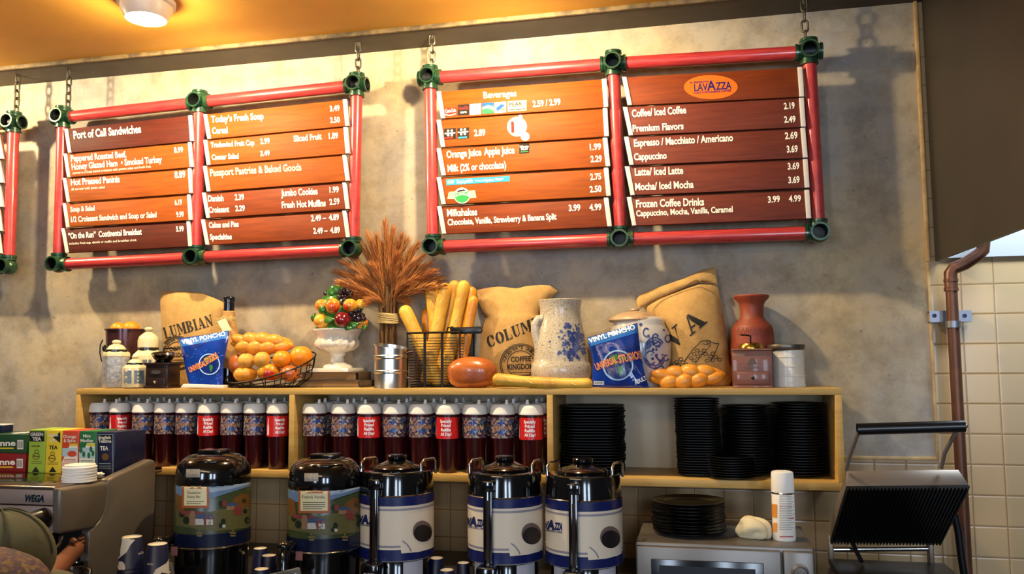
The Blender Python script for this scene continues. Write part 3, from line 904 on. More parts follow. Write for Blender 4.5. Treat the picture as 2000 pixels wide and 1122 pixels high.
# purple pot with oranges, behind the canisters
Y = -0.085
p, m = S(243, Y)
pot = thing('pot', 'dark purple enamel pot holding oranges at the left end of the cabinet top', 'pot', p)
part('pot_body', turned(243, Y, [(644, 39), (645, 37), (700, 34), (745, 28), (757, 26)]), M_purple, pot)
part('rim', MB().lathe([(36 * m, 0), (39.5 * m, 0), (39.5 * m, 2.4 * m), (36 * m, 2.4 * m)], (p.x, Y, ZT + (proj(p)[1] - 646) * m), seg=36), M_purple, pot)
e = at(206, 681, Y - 0.02)
hp = [(201, 664), (196, 674), (195, 690), (198, 704), (203, 712)]
part('handle', MB().tube([at(x, y, Y - 0.02) for x, y in hp], 1.2 * m, 8), M_wire, pot)
part('handle_knob', MB().ball(at(205, 681, Y - 0.02), (5 * m, 5 * m, 7 * m)), M_blackp, pot)
zpot = ZT + (proj(p)[1] - 645) * m - 0.01
orange(231, 644, 15, Y - 0.01, 'orange at the left inside the dark purple pot', 'oranges in the purple pot')
orange(256, 643, 16, Y + 0.012, 'orange at the right inside the dark purple pot, behind the canister knob', 'oranges in the purple pot')

# cream canisters
def canister(px, Y, rows_body, rows_lid, knob, label, bodymat, seg=6, ph=0.35, name='canister'):
    p, m = S(px, Y); yb = proj(p)[1]
    t = thing(name, label, 'jar', p)
    b = turned(px, Y, rows_body, seg=seg, ph=ph)
    part('jar_body', b, bodymat, t, bevel=0.0025, smooth=30)
    l = turned(px, Y, rows_lid, seg=32)
    lid = part('lid', l, M_cer, t)
    by, bw = rows_lid[-1]
    part('dark_band', turned(px, Y, [(by - 1.5, bw + 0.3), (by - 4.5, bw + 0.8), (by + 1.5, bw + 0.8), (by + 1.6, bw)][1:3], seg=32), M_cerline, lid)
    part('knob', MB().ball((p.x, Y, ZT + (yb - knob[0]) * m), (knob[1] * m, knob[1] * m, knob[2] * m)), M_cer, lid)
    return t, b
t, b = canister(287, -0.18, [(684, 20), (686, 22), (694, 31), (700, 32), (757, 30)], [(648, 4), (652, 10), (658, 17), (666, 19.5), (684, 19)], (643.5, 8, 4.5), 'tall cream ceramic canister with grey wedges, behind the smaller jars', M_cer, ph=0.1)
sf = Surf(b); mb = MB(); mb.mi = 0
for x in (263, 287, 309):
    wdt = 9 if x == 287 else 6
    sf.poly(mb, [(x - wdt, 703), (x + wdt, 703), (x + 1, 742), (x - 1, 742)])
for x in (275, 300):
    sf.poly(mb, [(x, 706 + 6), (x + 6, 750), (x - 6, 750)])
part('grey_wedges', mb, M_slate, t, smooth=0, fix=False)
t, b = canister(225, -0.238, [(688, 21), (691, 24), (697, 25), (757, 24)], [(672, 5), (676, 13), (683, 18.5), (688, 19.5)], (669, 8.5, 4.8), 'clear cut-glass jar with cream lid, leftmost of the canisters', M_glass, ph=0.52, name='glass_jar')
part('cream_collar', turned(225, -0.238, [(687, 20.5), (690, 25), (697, 26), (698, 24)], seg=6, ph=0.52), M_cer, t, bevel=0.002, smooth=30)
t, b = canister(262, -0.275, [(712, 14), (715, 20), (719, 24), (757, 22.5)], [(701, 3), (704, 9), (709, 13), (714, 14)], (698, 6, 3.6), 'smallest hexagonal cream jar with dark band, in front of the tall canister', M_cer, ph=0.4, name='spice_jar')
sf = Surf(b); mb = MB()
for x0, x1 in ((243, 257), (262, 281)):
    sf.poly(mb, [(x0, 724), (x1, 724), (x1, 750), (x0, 750)])
part('painted_panel', mb, M_slate, t, smooth=0, fix=False)

# coffee grinders
def grinder(px, Y, W_, ytop, yk, label, wood, metal, hw=None, dark=True):
    p, m = S(px, Y); yb = proj(p)[1]; H = (yb - ytop) * m; w_ = W_ * m
    t = thing('coffee_grinder', label, 'coffee grinder', p)
    z = lambda y: ZT + (yb - y) * m
    part('base', MB().box((p.x, Y, z(yb) + 2.5 * m), (w_ * (1.14 if dark else 1.0), w_ * 1.0, 5 * m)), wood, t, bevel=0.002)
    box = part('box', MB().box((p.x, Y, (z(yb - 5) + z(ytop)) / 2), (w_, w_ * 0.9, z(ytop) - z(yb - 5))), wood, t, bevel=0.002)
    part('top_plate', MB().box((p.x, Y, z(ytop) + 2 * m), (w_ * (1.16 if dark else 1.03), w_, 4 * m)), wood, t, bevel=0.002)
    yf_ = Y - w_ * 0.45
    dr = part('drawer', MB().box((p.x, yf_ - 0.001, z(yb) + H * 0.27), (w_ * 0.82, 0.006, H * 0.34)), wood, t, bevel=0.0015)
    part('drawer_knob', MB().ball((p.x, yf_ - 0.009, z(yb) + H * 0.27), 3.2 * m, 12, 8), M_chrome if dark else M_blackp, dr)
    return t, p, m, z, yf_
t, p, m, z, yf_ = grinder(318, -0.26, 47, 713, 0, 'dark walnut box coffee grinder with chrome bowl, beside the small jar', M_dwood, M_chrome)
part('hopper', MB().lathe([(13 * m, z(711)), (17 * m, z(708)), (14 * m, z(705)), (19 * m, z(700)), (22 * m, z(694)), (23 * m, z(692)), (20 * m, z(689)), (10 * m, z(687)), (0.001, z(686))], (p.x, p.y, 0)), mat('dark_chrome', '#4a4440', 0.12, 1.0), t)
part('hopper_rim', MB().lathe([(22.5 * m, z(695)), (23.6 * m, z(693)), (22.5 * m, z(690)), (21.5 * m, z(692))], (p.x, p.y, 0), cap=False), M_chrome, t)
part('crank', MB().tube([(p.x, p.y, z(688)), (p.x, p.y, z(682)), (p.x + 12 * m, p.y, z(681)), (p.x + 27 * m, p.y + 0.01, z(683))], 1.6 * m, 8), M_wire, t)
mb = MB(); mb.lathe([(0.0005, 0), (11 * m, 0.0004)], (0, 0, 0), seg=24, cap=False, sc=(1, 0.35)); R = Matrix.Rotation(PI / 2, 3, 'X')
mb.v = [R @ v + Vector((p.x, yf_ - 0.0035, z(727))) for v in mb.v]
part('oval_plate', mb, mat('worn_pewter', '#6e6560', 0.4, 0.7), t)
t, p, m, z, yf_ = grinder(1469, -0.24, 73, 686, 0, 'reddish wooden coffee grinder with brass cap, before the terracotta vase', M_rwood, M_brass, dark=False)
part('brass_cap', MB().lathe([(23 * m, z(683)), (23 * m, z(677)), (20 * m, z(672)), (8 * m, z(669)), (0.001, z(668))], (p.x, p.y, 0)), M_brass, t)
part('crank', MB().tube([(p.x, p.y, z(669)), (p.x, p.y, z(657)), (p.x - 8 * m, p.y - 0.01, z(655.5)), (p.x - 19 * m, p.y - 0.02, z(655))], 1.5 * m, 8), M_wire, t)
mb = MB(); rr = Surf(MB().box((p.x, yf_ + 0.0, z(720)), (0.2, 0.001, 0.3)))
rr.poly(mb, [(1466, 700), (1473, 700), (1479, 712), (1458, 713)]); rr.text(mb, "mokka", 1456, 722, 1482, 720, 7)
part('maker_emblem', mb, mat('dull_green_print', '#5c4a3a', 0.6), t, smooth=0, fix=False)

# burlap sacks
def sack(label, px, Y, rows, T, ytop, **kw):
    p, m = S(px, Y)
    t = thing('coffee_sack', label, 'sack', p, 'burlap coffee sacks leaning on the wall')
    mb = pillow(rows, Y, T, ytop=ytop, zfloor=ZT, **kw)
    part('sack_cloth', mb, M_burlap, t, smooth=60)
    return t, Surf(mb)
t, sf = sack('burlap coffee sack lettered Columbian behind the bottle and grinder at the left', 375, -0.075,
             [[(314, 569), (350, 569), (394, 573), (415, 581), (435, 590)], [(313, 590), (375, 588), (440, 600)], [(315, 625), (380, 622), (442, 632)], [(317, 660), (380, 660), (443, 664)], [(321, 700), (380, 700), (428, 700)], [(323, 735), (380, 735), (420, 735)], [(328, 757), (380, 757), (416, 757)]], 0.05, -0.03, wob=0.12)
mb = MB(); sf.stencil(mb, "COLUMBIAN", 296, 670, 418, 636, 22)
part('lettering', mb, M_blk, t, smooth=0, fix=False)
def seal(sf, cx, cy, r, t):
    mb = MB()
    for q in (r, r * 0.93, r * 0.66):
        sf.line(mb, ring(cx, cy, q, n=30), 1.4, closed=True)
    s_ = "WORCESTER’S ORIGINAL"
    for k, c in enumerate(s_):
        if c == ' ': continue
        a = PI * 0.94 - PI * 0.88 * k / (len(s_) - 1)
        x, y = cx + r * 0.74 * math.cos(a), cy - r * 0.74 * math.sin(a)
        dx, dy = math.sin(a), math.cos(a)
        sf.text(mb, c, x - dx * 2.4, y - dy * 2.4, x + dx * 2.4, y + dy * 2.4, r * 0.15, bold=0.02)
    sf.text(mb, "COFFEE", cx - r * 0.48, cy - r * 0.12, cx + r * 0.5, cy - r * 0.16, r * 0.24, bold=0.03)
    sf.text(mb, "KINGDOM", cx - r * 0.62, cy + r * 0.26, cx + r * 0.62, cy + r * 0.22, r * 0.26, bold=0.03)
    for k in (0.42, 0.55, 0.68): sf.line(mb, [(cx - r * 0.5, cy + r * k), (cx + r * 0.5, cy + r * (k - 0.02))], 1.3)
    part('round_seal', mb, M_blk, t, smooth=0, fix=False)
seal(sf, 347, 690, 33, t)
t, sf = sack('burlap coffee sack lettered Columbian beside the white crackle pitcher', 1005, -0.085,
             [[(931, 567), (955, 562), (976, 560), (1010, 564), (1028, 559), (1055, 557), (1074, 558), (1090, 569)], [(934, 585), (1000, 582), (1072, 588)], [(942, 610), (1000, 608), (1058, 612)], [(948, 622), (1000, 622), (1058, 625)], [(941, 650), (1000, 650), (1058, 655)], [(937, 690), (1000, 690), (1060, 695)], [(935, 725), (1000, 725), (1062, 730)], [(940, 757), (1000, 757), (1056, 757)]], 0.085, -0.03, wob=0.12, seed=3)
mb = MB(); sf.stencil(mb, "COLUMBIAN", 955, 680, 1104, 620, 22, 0.1)
part('lettering', mb, M_blk, t, smooth=0, fix=False)
seal(sf, 1017, 712, 40, t)
t, sf = sack('large burlap coffee sack lettered Java with folded top, behind the ginger jar', 1340, -0.09,
             [[(1256, 600), (1290, 583), (1335, 566), (1365, 556), (1401, 556)], [(1268, 615), (1340, 585), (1408, 590)], [(1285, 640), (1350, 620), (1415, 630)], [(1298, 670), (1355, 660), (1421, 670)], [(1303, 700), (1360, 695), (1427, 702)], [(1306, 735), (1365, 730), (1430, 735)], [(1312, 757), (1365, 757), (1425, 757)]], 0.09, -0.04, wob=0.12, seed=5)
mb = MB(); sf.stencil(mb, "JAVA", 1250, 738, 1382, 630, 36)
part('lettering', mb, M_blk, t, smooth=0, fix=False)
mb = MB()
sf.line(mb, [(1337, 706), (1352, 685), (1369, 667), (1382, 666), (1398, 672), (1404, 671), (1400, 681), (1395, 692), (1388, 706)], 1.6)
sf.line(mb, [(1372, 672), (1388, 675), (1372, 692), (1358, 710)], 1.2)
for x, y in ((1384, 669), (1362, 685), (1368, 690), (1375, 685), (1378, 692), (1356, 692), (1363, 697), (1350, 700), (1356, 704), (1387, 697), (1392, 691), (1398, 698), (1405, 703), (1391, 704), (1381, 705), (1330, 702), (1322, 708), (1334, 708), (1317, 712), (1326, 714), (1340, 712)):
    sf.line(mb, ring(x, y, 4, 3, n=9), 1.3, closed=True)
part('scoop_drawing', mb, M_blk, t, smooth=0, fix=False)
fl = pillow([[(1250, 577), (1290, 560), (1337, 544), (1368, 529), (1396, 522)], [(1243, 587), (1290, 570), (1340, 553), (1372, 541), (1398, 535)], [(1246, 602), (1292, 583), (1340, 562), (1374, 549), (1401, 556)]], -0.055, 0.03, ytop=-0.04, seed=6)
part('folded_top', fl, M_burlap, t, smooth=60)
part('crease_line', MB().tube([at(x, y, -0.092) for x, y in ((1248, 605), (1268, 590), (1300, 576), (1335, 562), (1352, 551), (1360, 547), (1368, 552), (1398, 554))], 0.0022, 6), mat('crease_shade', '#7a5630', 0.9), t)  # dark tube along the fold draws the shade in its crease

# the bottle with tag
Y = -0.105; p, m = S(444, Y)
t = thing('bottle', 'dark bottle wrapped in kraft paper with straw tie and card tag, by the left sack', 'bottle', p)
part('glass', turned(444, Y, [(581, 8), (600, 9.5), (612, 10), (640, 12), (660, 20), (675, 23), (756, 22)]), M_btl, t)
part('cap', turned(444, Y, [(579, 6), (580, 10), (584, 11.5), (590, 11), (591, 10), (610, 10.5), (611, 9)]), M_btl, t)
part('paper_wrap', turned(444, Y, [(608, 10.5), (609, 12), (622, 11.5), (632, 14), (650, 19), (668, 24.5), (720, 24.5)]), M_kraft, t)
rn = random.Random(4); mb = MB()
for k in range(14):
    x = 444 + rn.uniform(-11, 11)
    mb.tube([at(x, 619 + rn.uniform(-3, 3), Y - 0.03), at(x + rn.uniform(-14, 10), 623 + rn.uniform(-4, 6), Y - 0.036), at(x - rn.uniform(0, 20), 628 + rn.uniform(-6, 8), Y - 0.034)], 0.0013, 5)
mb.lathe([(13 * m, 0), (14 * m, 3 * m), (13 * m, 6 * m)], (p.x, Y, at(444, 626, Y).z))
part('straw_tie', mb, M_raffia, t)
q = [at(x, y, Y - 0.045) for x, y in ((424, 628), (440, 622), (452, 645), (437, 653))]
part('card_tag', MB().prism(q, (0, 0.002, 0)), M_card, t)

# poncho bags
def globe(sf, t, cx, cy, r, tilt=0.0, words=True):
    c, s_ = math.cos(tilt), math.sin(tilt)
    def T_(pts): return [(cx + c * x - s_ * y, cy + s_ * x + c * y) for x, y in pts]
    mb = MB(); mb.mi = 0; sf.poly(mb, ring(cx, cy, r, n=28), 0.0011, 5)
    mb.mi = 1; sf.poly(mb, ring(cx, cy, r * 0.9, n=28), 0.0015, 5)
    mb.mi = 2
    for blob in ([(-.5, -.55), (-.1, -.75), (.1, -.5), (-.1, -.3), (.0, -.1), (-.2, -.05), (-.45, -.3)], [(.0, .05), (.3, .1), (.35, .35), (.15, .75), (.05, .5)], [(.3, -.7), (.6, -.5), (.45, -.3), (.2, -.45)]):
        sf.poly(mb, T_([(x * r, y * r) for x, y in blob]), 0.0018, 5)
    part('printed_globe', mb, [mat('pale_halo', '#9fc6ee', 0.2), mat('deep_blue_globe', '#10246e', 0.2), mat('globe_green', '#2f7a35', 0.25)], t, smooth=0, fix=False)
M_hdr = mat('header_blue', '#2f72c8', 0.2)
M_oprint = mat('orange_print', '#e0854a', 0.3)
M_wprint = mat('white_print', '#eef0f2', 0.3)
M_film = mat('clear_film', '#20262c', 0.06, alpha=0.10, coat=0.5)
def poncho(label, px, Y, ytop, rows, hdr, wt, film=None, globe_at=None, word=None, seed=1):
    p, m = S(px, Y)
    t = thing('poncho_packet', label, 'packet', p, 'blue plastic poncho packets on the cabinet')
    mb = pillow(rows, Y, 0.028, ytop=ytop, zfloor=ZT, wob=0.25, seed=seed, e=0.4, back=0.2)
    part('printed_bag', mb, M_bluefilm, t, smooth=60)
    sf = Surf(mb)
    h = MB(); sf.poly(h, hdr, 0.0008, 5); part('header_band', h, M_hdr, t, smooth=0, fix=False)
    h = MB(); sf.text(h, *wt, bold=0.035); part('lettering', h, M_wprint, t, smooth=0, fix=False)
    globe(sf, t, *globe_at)
    h = MB()
    for a in word: sf.text(h, *a, off=0.0024, bold=0.04)
    part('orange_lettering', h, M_oprint, t, smooth=0, fix=False)
    return t, sf
t, sf = poncho('blue poncho packet at the left, before the bottle and Columbian sack', 400, -0.28, -0.20,
   [[(349, 661), (400, 654), (447, 646)], [(352, 675), (400, 670), (446, 664)], [(357, 695), (400, 694), (441, 690)], [(361, 715), (402, 715), (437, 714)], [(366, 738), (402, 740), (436, 742)], [(371, 754), (402, 757), (435, 758)]],
   [(351, 664), (445, 648), (444, 661), (353, 678)], ("VINYL PONCHO", 356, 673, 441, 656, 8), globe_at=(409, 712, 21), word=[("UNIVERSAL", 372, 728, 404, 714, 10), ("STUDIOS", 404, 713, 428, 699, 12)], seed=2)
part('white_edge', MB().prism([at(x, y, -0.305) for x, y in ((352, 757.5), (358, 750.5), (436, 753), (436, 759))], (0, 0.04, 0.0)), M_white, t, bevel=0.001)
h = MB(); rn = random.Random(8)
for k in range(26):
    x = rn.uniform(364, 432); y = rn.uniform(682, 748); l = rn.uniform(2, 6)
    sf.poly(h, [(x, y), (x + l, y - 0.35 * l - .6), (x + l, y - 0.35 * l + .6), (x, y + 1)], 0.0012, 6)
part('white_flecks', h, M_hdr, t, smooth=0, fix=False)
t, sf = poncho('blue poncho packet in a clear sleeve, standing before the ginger jar', 1210, -0.298, -0.264,
   [[(1147, 660), (1200, 645), (1245, 631)], [(1149, 672), (1200, 662), (1247, 650)], [(1154, 690), (1205, 686), (1250, 680)], [(1158, 712), (1208, 712), (1255, 712)], [(1156, 738), (1210, 740), (1263, 742)], [(1158, 756), (1212, 758), (1268, 758)]],
   [(1148, 662), (1244, 633), (1246, 650), (1150, 678)], ("VINYL PONCHO", 1152, 671, 1241, 643, 9), globe_at=(1207, 714, 30), word=[("UNIVERSAL", 1166, 724, 1207, 708, 13), ("STUDIOS", 1210, 710, 1253, 700, 15)], seed=4)
h = MB(); h.mi = 0; sf.poly(h, [(1160, 745), (1180, 745), (1180, 752), (1160, 752)], 0.0014); h.mi = 1
for k in range(8): sf.poly(h, [(1162 + 2.2 * k, 746), (1163.1 + 2.2 * k, 746), (1163.1 + 2.2 * k, 750.5), (1162 + 2.2 * k, 750.5)], 0.0018)
part('barcode', h, [M_wprint, M_blk], t, smooth=0, fix=False)
h = MB(); sf.text(h, "ADULT", 1241, 752, 1263, 742, 8, bold=0.03); part('size_lettering', h, M_wprint, t, smooth=0, fix=False)
fm = pillow([[(1145, 655), (1195, 640), (1250, 622)], [(1144, 668), (1200, 655), (1252, 640)], [(1152, 700), (1205, 700), (1256, 690)], [(1154, 735), (1210, 735), (1268, 735)], [(1155, 757), (1212, 759), (1272, 759)]], -0.298, 0.034, ytop=-0.266, zfloor=ZT, wob=0.3, seed=9, e=0.3, back=0.25)
part('clear_sleeve', fm, M_film, t, smooth=60)

# plaited loaves
def challah(label, group, px, py, L, H, Y, tilt, zmin, n=4):
    c = at(px, py, Y); m = mpp(px, py, Y); mb = MB()
    M = Matrix.Rotation(-tilt, 3, 'Y')
    mb.ball(c, (L * m / 2, H * m * 0.40, H * m * 0.36), 24, 14, M=M)
    for k in range(n):
        for s_, dz, dy, sh in ((1, 0.20, -0.16, 0.0), (-1, -0.16, -0.27, 0.5), (1, 0.12, 0.2, 0.5)):
            u = (k + 0.5 + sh) / (n + 0.5) * 2 - 1
            w_ = 1 - 0.42 * u * u
            q = c + M @ Vector((u * L * m * 0.42, dy * H * m * w_, dz * H * m * w_))
            mb.ball(q, (L * m * 0.58 / n, H * m * 0.32 * w_, H * m * 0.33 * w_), 18, 12, M=M @ Matrix.Rotation(0.25 * s_, 3, 'Y'))
    lo = min(v.z for v in mb.v)
    if lo < zmin:
        for v in mb.v: v.z = max(v.z, zmin)
    return solo('challah_loaf', mb, M_crust, (c.x, c.y, max(lo, zmin)), label, 'bread', group, fix=False, smooth=70)
challah('golden plaited loaf lying on the cabinet before the Java sack', 'plaited challah loaves', 1343, 737, 146, 47, -0.25, 0.06, ZT, 4)

# wire tray basket with bread and fruit
Y = -0.19
bk = thing('wire_basket', 'low oval black wire basket of fruit and bread beside the left poncho packet', 'basket', S(530, Y)[0])
cb = S(528, Y)[0]; mB = S(528, Y)[1]
def oval(z, rx, ry, dx=0, dz=0): return [(cb.x + dx + rx * math.cos(a), cb.y + ry * math.sin(a), z + dz * math.cos(a)) for a in [2 * PI * k / 36 for k in range(36)]]
rim = [(cb.x + 92 * mB * math.cos(a) , cb.y + 0.105 * math.sin(a), ZT + (40 + 18 * math.cos(a) + 24 * math.sin(a)) * mB) for a in [2 * PI * k / 36 for k in range(36)]]
foot = [(cb.x + 60 * mB * math.cos(a), cb.y + 0.075 * math.sin(a), ZT + 0.004) for a in [2 * PI * k / 36 for k in range(36)]]
part('rim', MB().tube(rim, 0.0035, 8, closed=True), M_wire, bk)
part('foot_ring', MB().tube(foot, 0.0035, 8, closed=True), M_wire, bk)
for k in range(0, 36, 2):
    a, b = Vector(rim[k]), Vector(foot[k])
    mid = a.lerp(b, 0.55) + Vector(((a.x - cb.x) * 0.12, (a.y - cb.y) * 0.12, -0.012))
    part('wire_rib', MB().tube([a, a.lerp(mid, 0.5) + Vector((0, 0, -0.004)), mid, mid.lerp(b, 0.6), b], 0.0022, 6), M_wire, bk)
for t_ in (0.35, 0.7):
    part('wire_hoop', MB().tube([Vector(a).lerp(Vector(b), t_) + Vector(((a[0] - cb.x) * 0.08, (a[1] - cb.y) * 0.08, -0.006)) for a, b in zip(rim, foot)], 0.0022, 6, closed=True), M_wire, bk)
challah('golden plaited loaf on top of the oval wire fruit basket', 'plaited challah loaves', 512, 673, 136, 44, Y + 0.01, -0.05, ZT)
orange(588, 697, 22, Y - 0.005, 'big orange highest at the right end of the oval basket', 'oranges in the oval basket')
orange(551, 702, 18, Y - 0.045, 'orange between the plaited loaf and the biggest orange', 'oranges in the oval basket')
c = at(526, 727, Y - 0.05); k = 23 * mB
mb = MB(); mb.ball(c, (k, k, k * 0.86), 24, 16, f=lambda d: 1 - 0.18 * max(0, abs(d.z) - 0.7) / 0.3)
t = thing('apple', 'red and yellow apple in front of the oval wire basket', 'apple', (c.x, c.y, c.z - k * 0.8))
part('apple_skin', mb, mat('red_yellow_apple', '#d9a22c', 0.25, noise=(14, '#c22c17', 0.42, 0.58), coat=0.3), t)
part('stem', MB().tube([c + Vector((0, 0, k * 0.6)), c + Vector((0.004, 0, k * 0.95))], 0.0014, 6), M_dwood, t)
def roll(px, py, rx, rz, Y, label, m_=None, split=True):
    c = at(px, py, Y); mm = mpp(px, py, Y); mb = MB()
    f = (lambda d: 1 - 0.16 * math.exp(-(d.x * 6) ** 2) * max(0, d.z * 0.6 - d.y * 0.7)) if split else None
    mb.ball(c, (rx * mm, rx * mm * 0.9, rz * mm), 28, 16, f=f)
    for v in mb.v: v.z = max(v.z, ZT + 0.006)
    return solo('bread_roll', mb, m_ or M_bread, (c.x, c.y, min(v.z for v in mb.v)), label, 'bread roll', 'rolls in the oval basket')
roll(481, 706, 17, 16, Y - 0.06, 'small golden roll below the plaited loaf, left of two')
roll(512, 703, 16, 16, Y - 0.075, 'small split golden roll below the plaited loaf, right of two')
roll(479, 732, 23, 16, Y - 0.06, 'brown split roll low at the left in the oval basket', M_crust)
roll(566, 730, 20, 16, Y - 0.05, 'brown roll low at the right in the oval basket, under the oranges', M_brown, False)
roll(462, 712, 16, 20, Y + 0.0, 'dark brown roll at the left end of the oval basket', M_brown, False)

# books and urn
Y = -0.105
def book(x0, x1, y0, y1, Yb, d, label, rz):
    p, m = S((x0 + x1) / 2, Yb); yb = proj(p)[1]
    w_ = (x1 - x0) * m; h = (y1 - y0) * m; z = ZT + max(0.0, (yb - y1) * m)
    t = thing('book', label, 'book', (p.x, Yb, z), 'old books under the urn', rz)
    part('cover', MB().box((0, 0, 0.0015), (w_, d, 0.003)).box((0, 0, h - 0.0015), (w_, d, 0.003)).box((w_ / 2 - 0.0015, 0, h / 2), (0.003, d, h)), M_book, t, local=True, bevel=0.0008)
    part('pages', MB().box((-0.003, 0, h / 2), (w_ - 0.012, d - 0.008, h - 0.006)), M_page, t, local=True)
    return z + h
z1 = book(594, 722, 744, 757, Y, 0.16, 'old brown book lying flat, lower of two under the urn', 0.0)
zt_b = None
p, m = S(655, Y)
h2 = 16 * m
t = thing('book', 'old dark book lying flat, upper of two, directly under the white urn', 'book', (at(655, 740, Y).x, Y, z1), 'old books under the urn', 0.06)
part('cover', MB().box((0, 0, 0.0015), (120 * m, 0.145, 0.003)).box((0, 0, h2 - 0.0015), (120 * m, 0.145, 0.003)).box((60 * m, 0, h2 / 2), (0.003, 0.145, h2)), M_book, t, local=True, bevel=0.0008)
part('pages', MB().box((-0.003, 0, h2 / 2), (108 * m, 0.137, h2 - 0.006)), M_page, t, local=True)
zu = z1 + h2
yu = proj((p.x, Y, zu))[1]
urn = thing('fruit_urn', 'glossy white pedestal urn heaped with glazed ceramic fruit, standing on two books', 'urn', (p.x, Y, zu))
ux = at(659, 700, Y).x
um = mpp(659, 690, Y)
LOC[urn] = Vector((ux, Y, zu)); urn.location = LOC[urn]
zz = lambda y: zu + (727 - y) * um
part('plinth', MB().box((ux, Y, zz(727) + 4 * um), (80 * um, 80 * um, 8 * um)), M_urn, urn, bevel=0.003)
pr = [(30, 719), (27, 714), (20, 711), (14, 707), (12.5, 700), (14, 695), (17, 692), (16, 690), (20, 688), (33, 684), (41, 678), (43, 671), (41, 666), (40, 663), (42, 656), (46, 650), (49, 647), (49, 643.5), (45, 643), (42, 646), (0.1, 648)]
mb = MB(); cs = Vector((ux, Y, 0))
prof = [(r * um, zz(y)) for r, y in pr]
mb.lathe(prof, cs, seg=64)
for i, (r, y) in enumerate(pr):        # gadroons round the belly
    if 664 < y < 690:
        for k in range(64):
            v = mb.v[i * 64 + k]; s_ = 1 + 0.035 * (1 if k % 4 < 2 else -1)
            v.x = ux + (v.x - ux) * s_; v.y = Y + (v.y - Y) * s_
part('bowl', mb, M_urn, urn, smooth=50)
def fr(px, py, r, dy, kind, sc=(1, 1, 0.95)):
    c = at(px, py, Y + dy); mb = MB()
    mb.ball(c, (r * um * sc[0], r * um * sc[1], r * um * sc[2]), 22, 14, f=(lambda d: 1 - 0.10 * math.exp(-((d.x - 0.15) * 7) ** 2) * max(0, -d.y)) if kind == 'peach' else None)
    part({'peach': 'peach', 'pom': 'pomegranate', 'apple': 'apple'}[kind], mb, {'peach': M_peach, 'pom': M_pom, 'apple': M_peach}[kind], urn)
# a core that the fruit is set round
part('moss_core', MB().ball(at(659, 606, Y), (36 * um, 36 * um, 42 * um)), M_leaf, urn)
fr(629, 627, 16, -0.06, 'peach'); fr(669, 625, 16, -0.085, 'pom'); fr(628, 597, 13, -0.055, 'peach'); fr(650, 598, 14, -0.075, 'peach', (1, 1, 1.1))
fr(684, 597, 14, -0.065, 'peach'); fr(703, 596, 10, -0.03, 'peach', (1, 1, 1.2)); fr(706, 631, 13, -0.02, 'peach'); fr(640, 625, 14, 0.05, 'peach'); fr(680, 600, 15, 0.05, 'peach')
for gname, pts, dy in (('grape_cluster', [(665, 572), (672, 568), (668, 580), (674, 586), (669, 592), (675, 578), (681, 570), (685, 575), (668, 600), (663, 580)], -0.06),
                       ('grape_cluster', [(686, 612), (695, 608), (702, 606), (692, 619), (700, 616), (708, 617), (701, 624), (710, 623), (695, 626)], -0.065), ('grape_cluster', [(637, 574), (642, 571), (645, 578), (640, 580)], -0.04)):
    mb = MB()
    for i, (x, y) in enumerate(pts): mb.ball(at(x, y, Y + dy + 0.006 * (i % 3)), 5.4 * um, 14, 9)
    part(gname, mb, M_grape, urn)
def leaf(px, py, L, w_, ang, dy):
    c = at(px, py, Y + dy); mb = MB(); n = 7; vs = []
    ca, sa = math.cos(ang), math.sin(ang)
    for i in range(n):
        t_ = i / (n - 1); hw = w_ * math.sin(PI * (0.06 + 0.94 * t_) ** 0.8) if i < n - 1 else 0.2
        for s_ in (-1, 0, 1):
            x = (t_ - 0.5) * L; z = s_ * hw
            vs.append(c + Vector(((x * ca - z * sa) * um, -0.012 * math.sin(PI * t_) + 0.004 * abs(s_), (x * sa + z * ca) * um)))
    fs = [(i * 3 + k, i * 3 + k + 1, i * 3 + k + 4, i * 3 + k + 3) for i in range(n - 1) for k in (0, 1)]
    nn = len(vs)
    vs += [v + Vector((0, 0.002, 0)) for v in vs]; fs += [tuple(i + nn for i in f[::-1]) for f in fs]
    mb.add(vs, fs); part('leaf', mb, M_leaf, urn, smooth=60)
for a in ((643, 625, 24, 7, 0.1, -0.085), (630, 605, 20, 6, 0.9, -0.075), (655, 566, 26, 7, -0.4, -0.05), (647, 571, 22, 7, 0.5, -0.055), (668, 563, 20, 6, 0.2, -0.035), (613, 620, 18, 5, 1.3, -0.03), (690, 636, 26, 7, 0.3, -0.07), (650, 641, 28, 5, 0.0, -0.075), (680, 641, 24, 5, -0.1, -0.075), (625, 642, 24, 5, 0.1, -0.06), (705, 606, 18, 5, 1.0, -0.045), (662, 560, 16, 5, 1.2, -0.02), (712, 640, 16, 5, 0.4, -0.03)):
    leaf(*a)

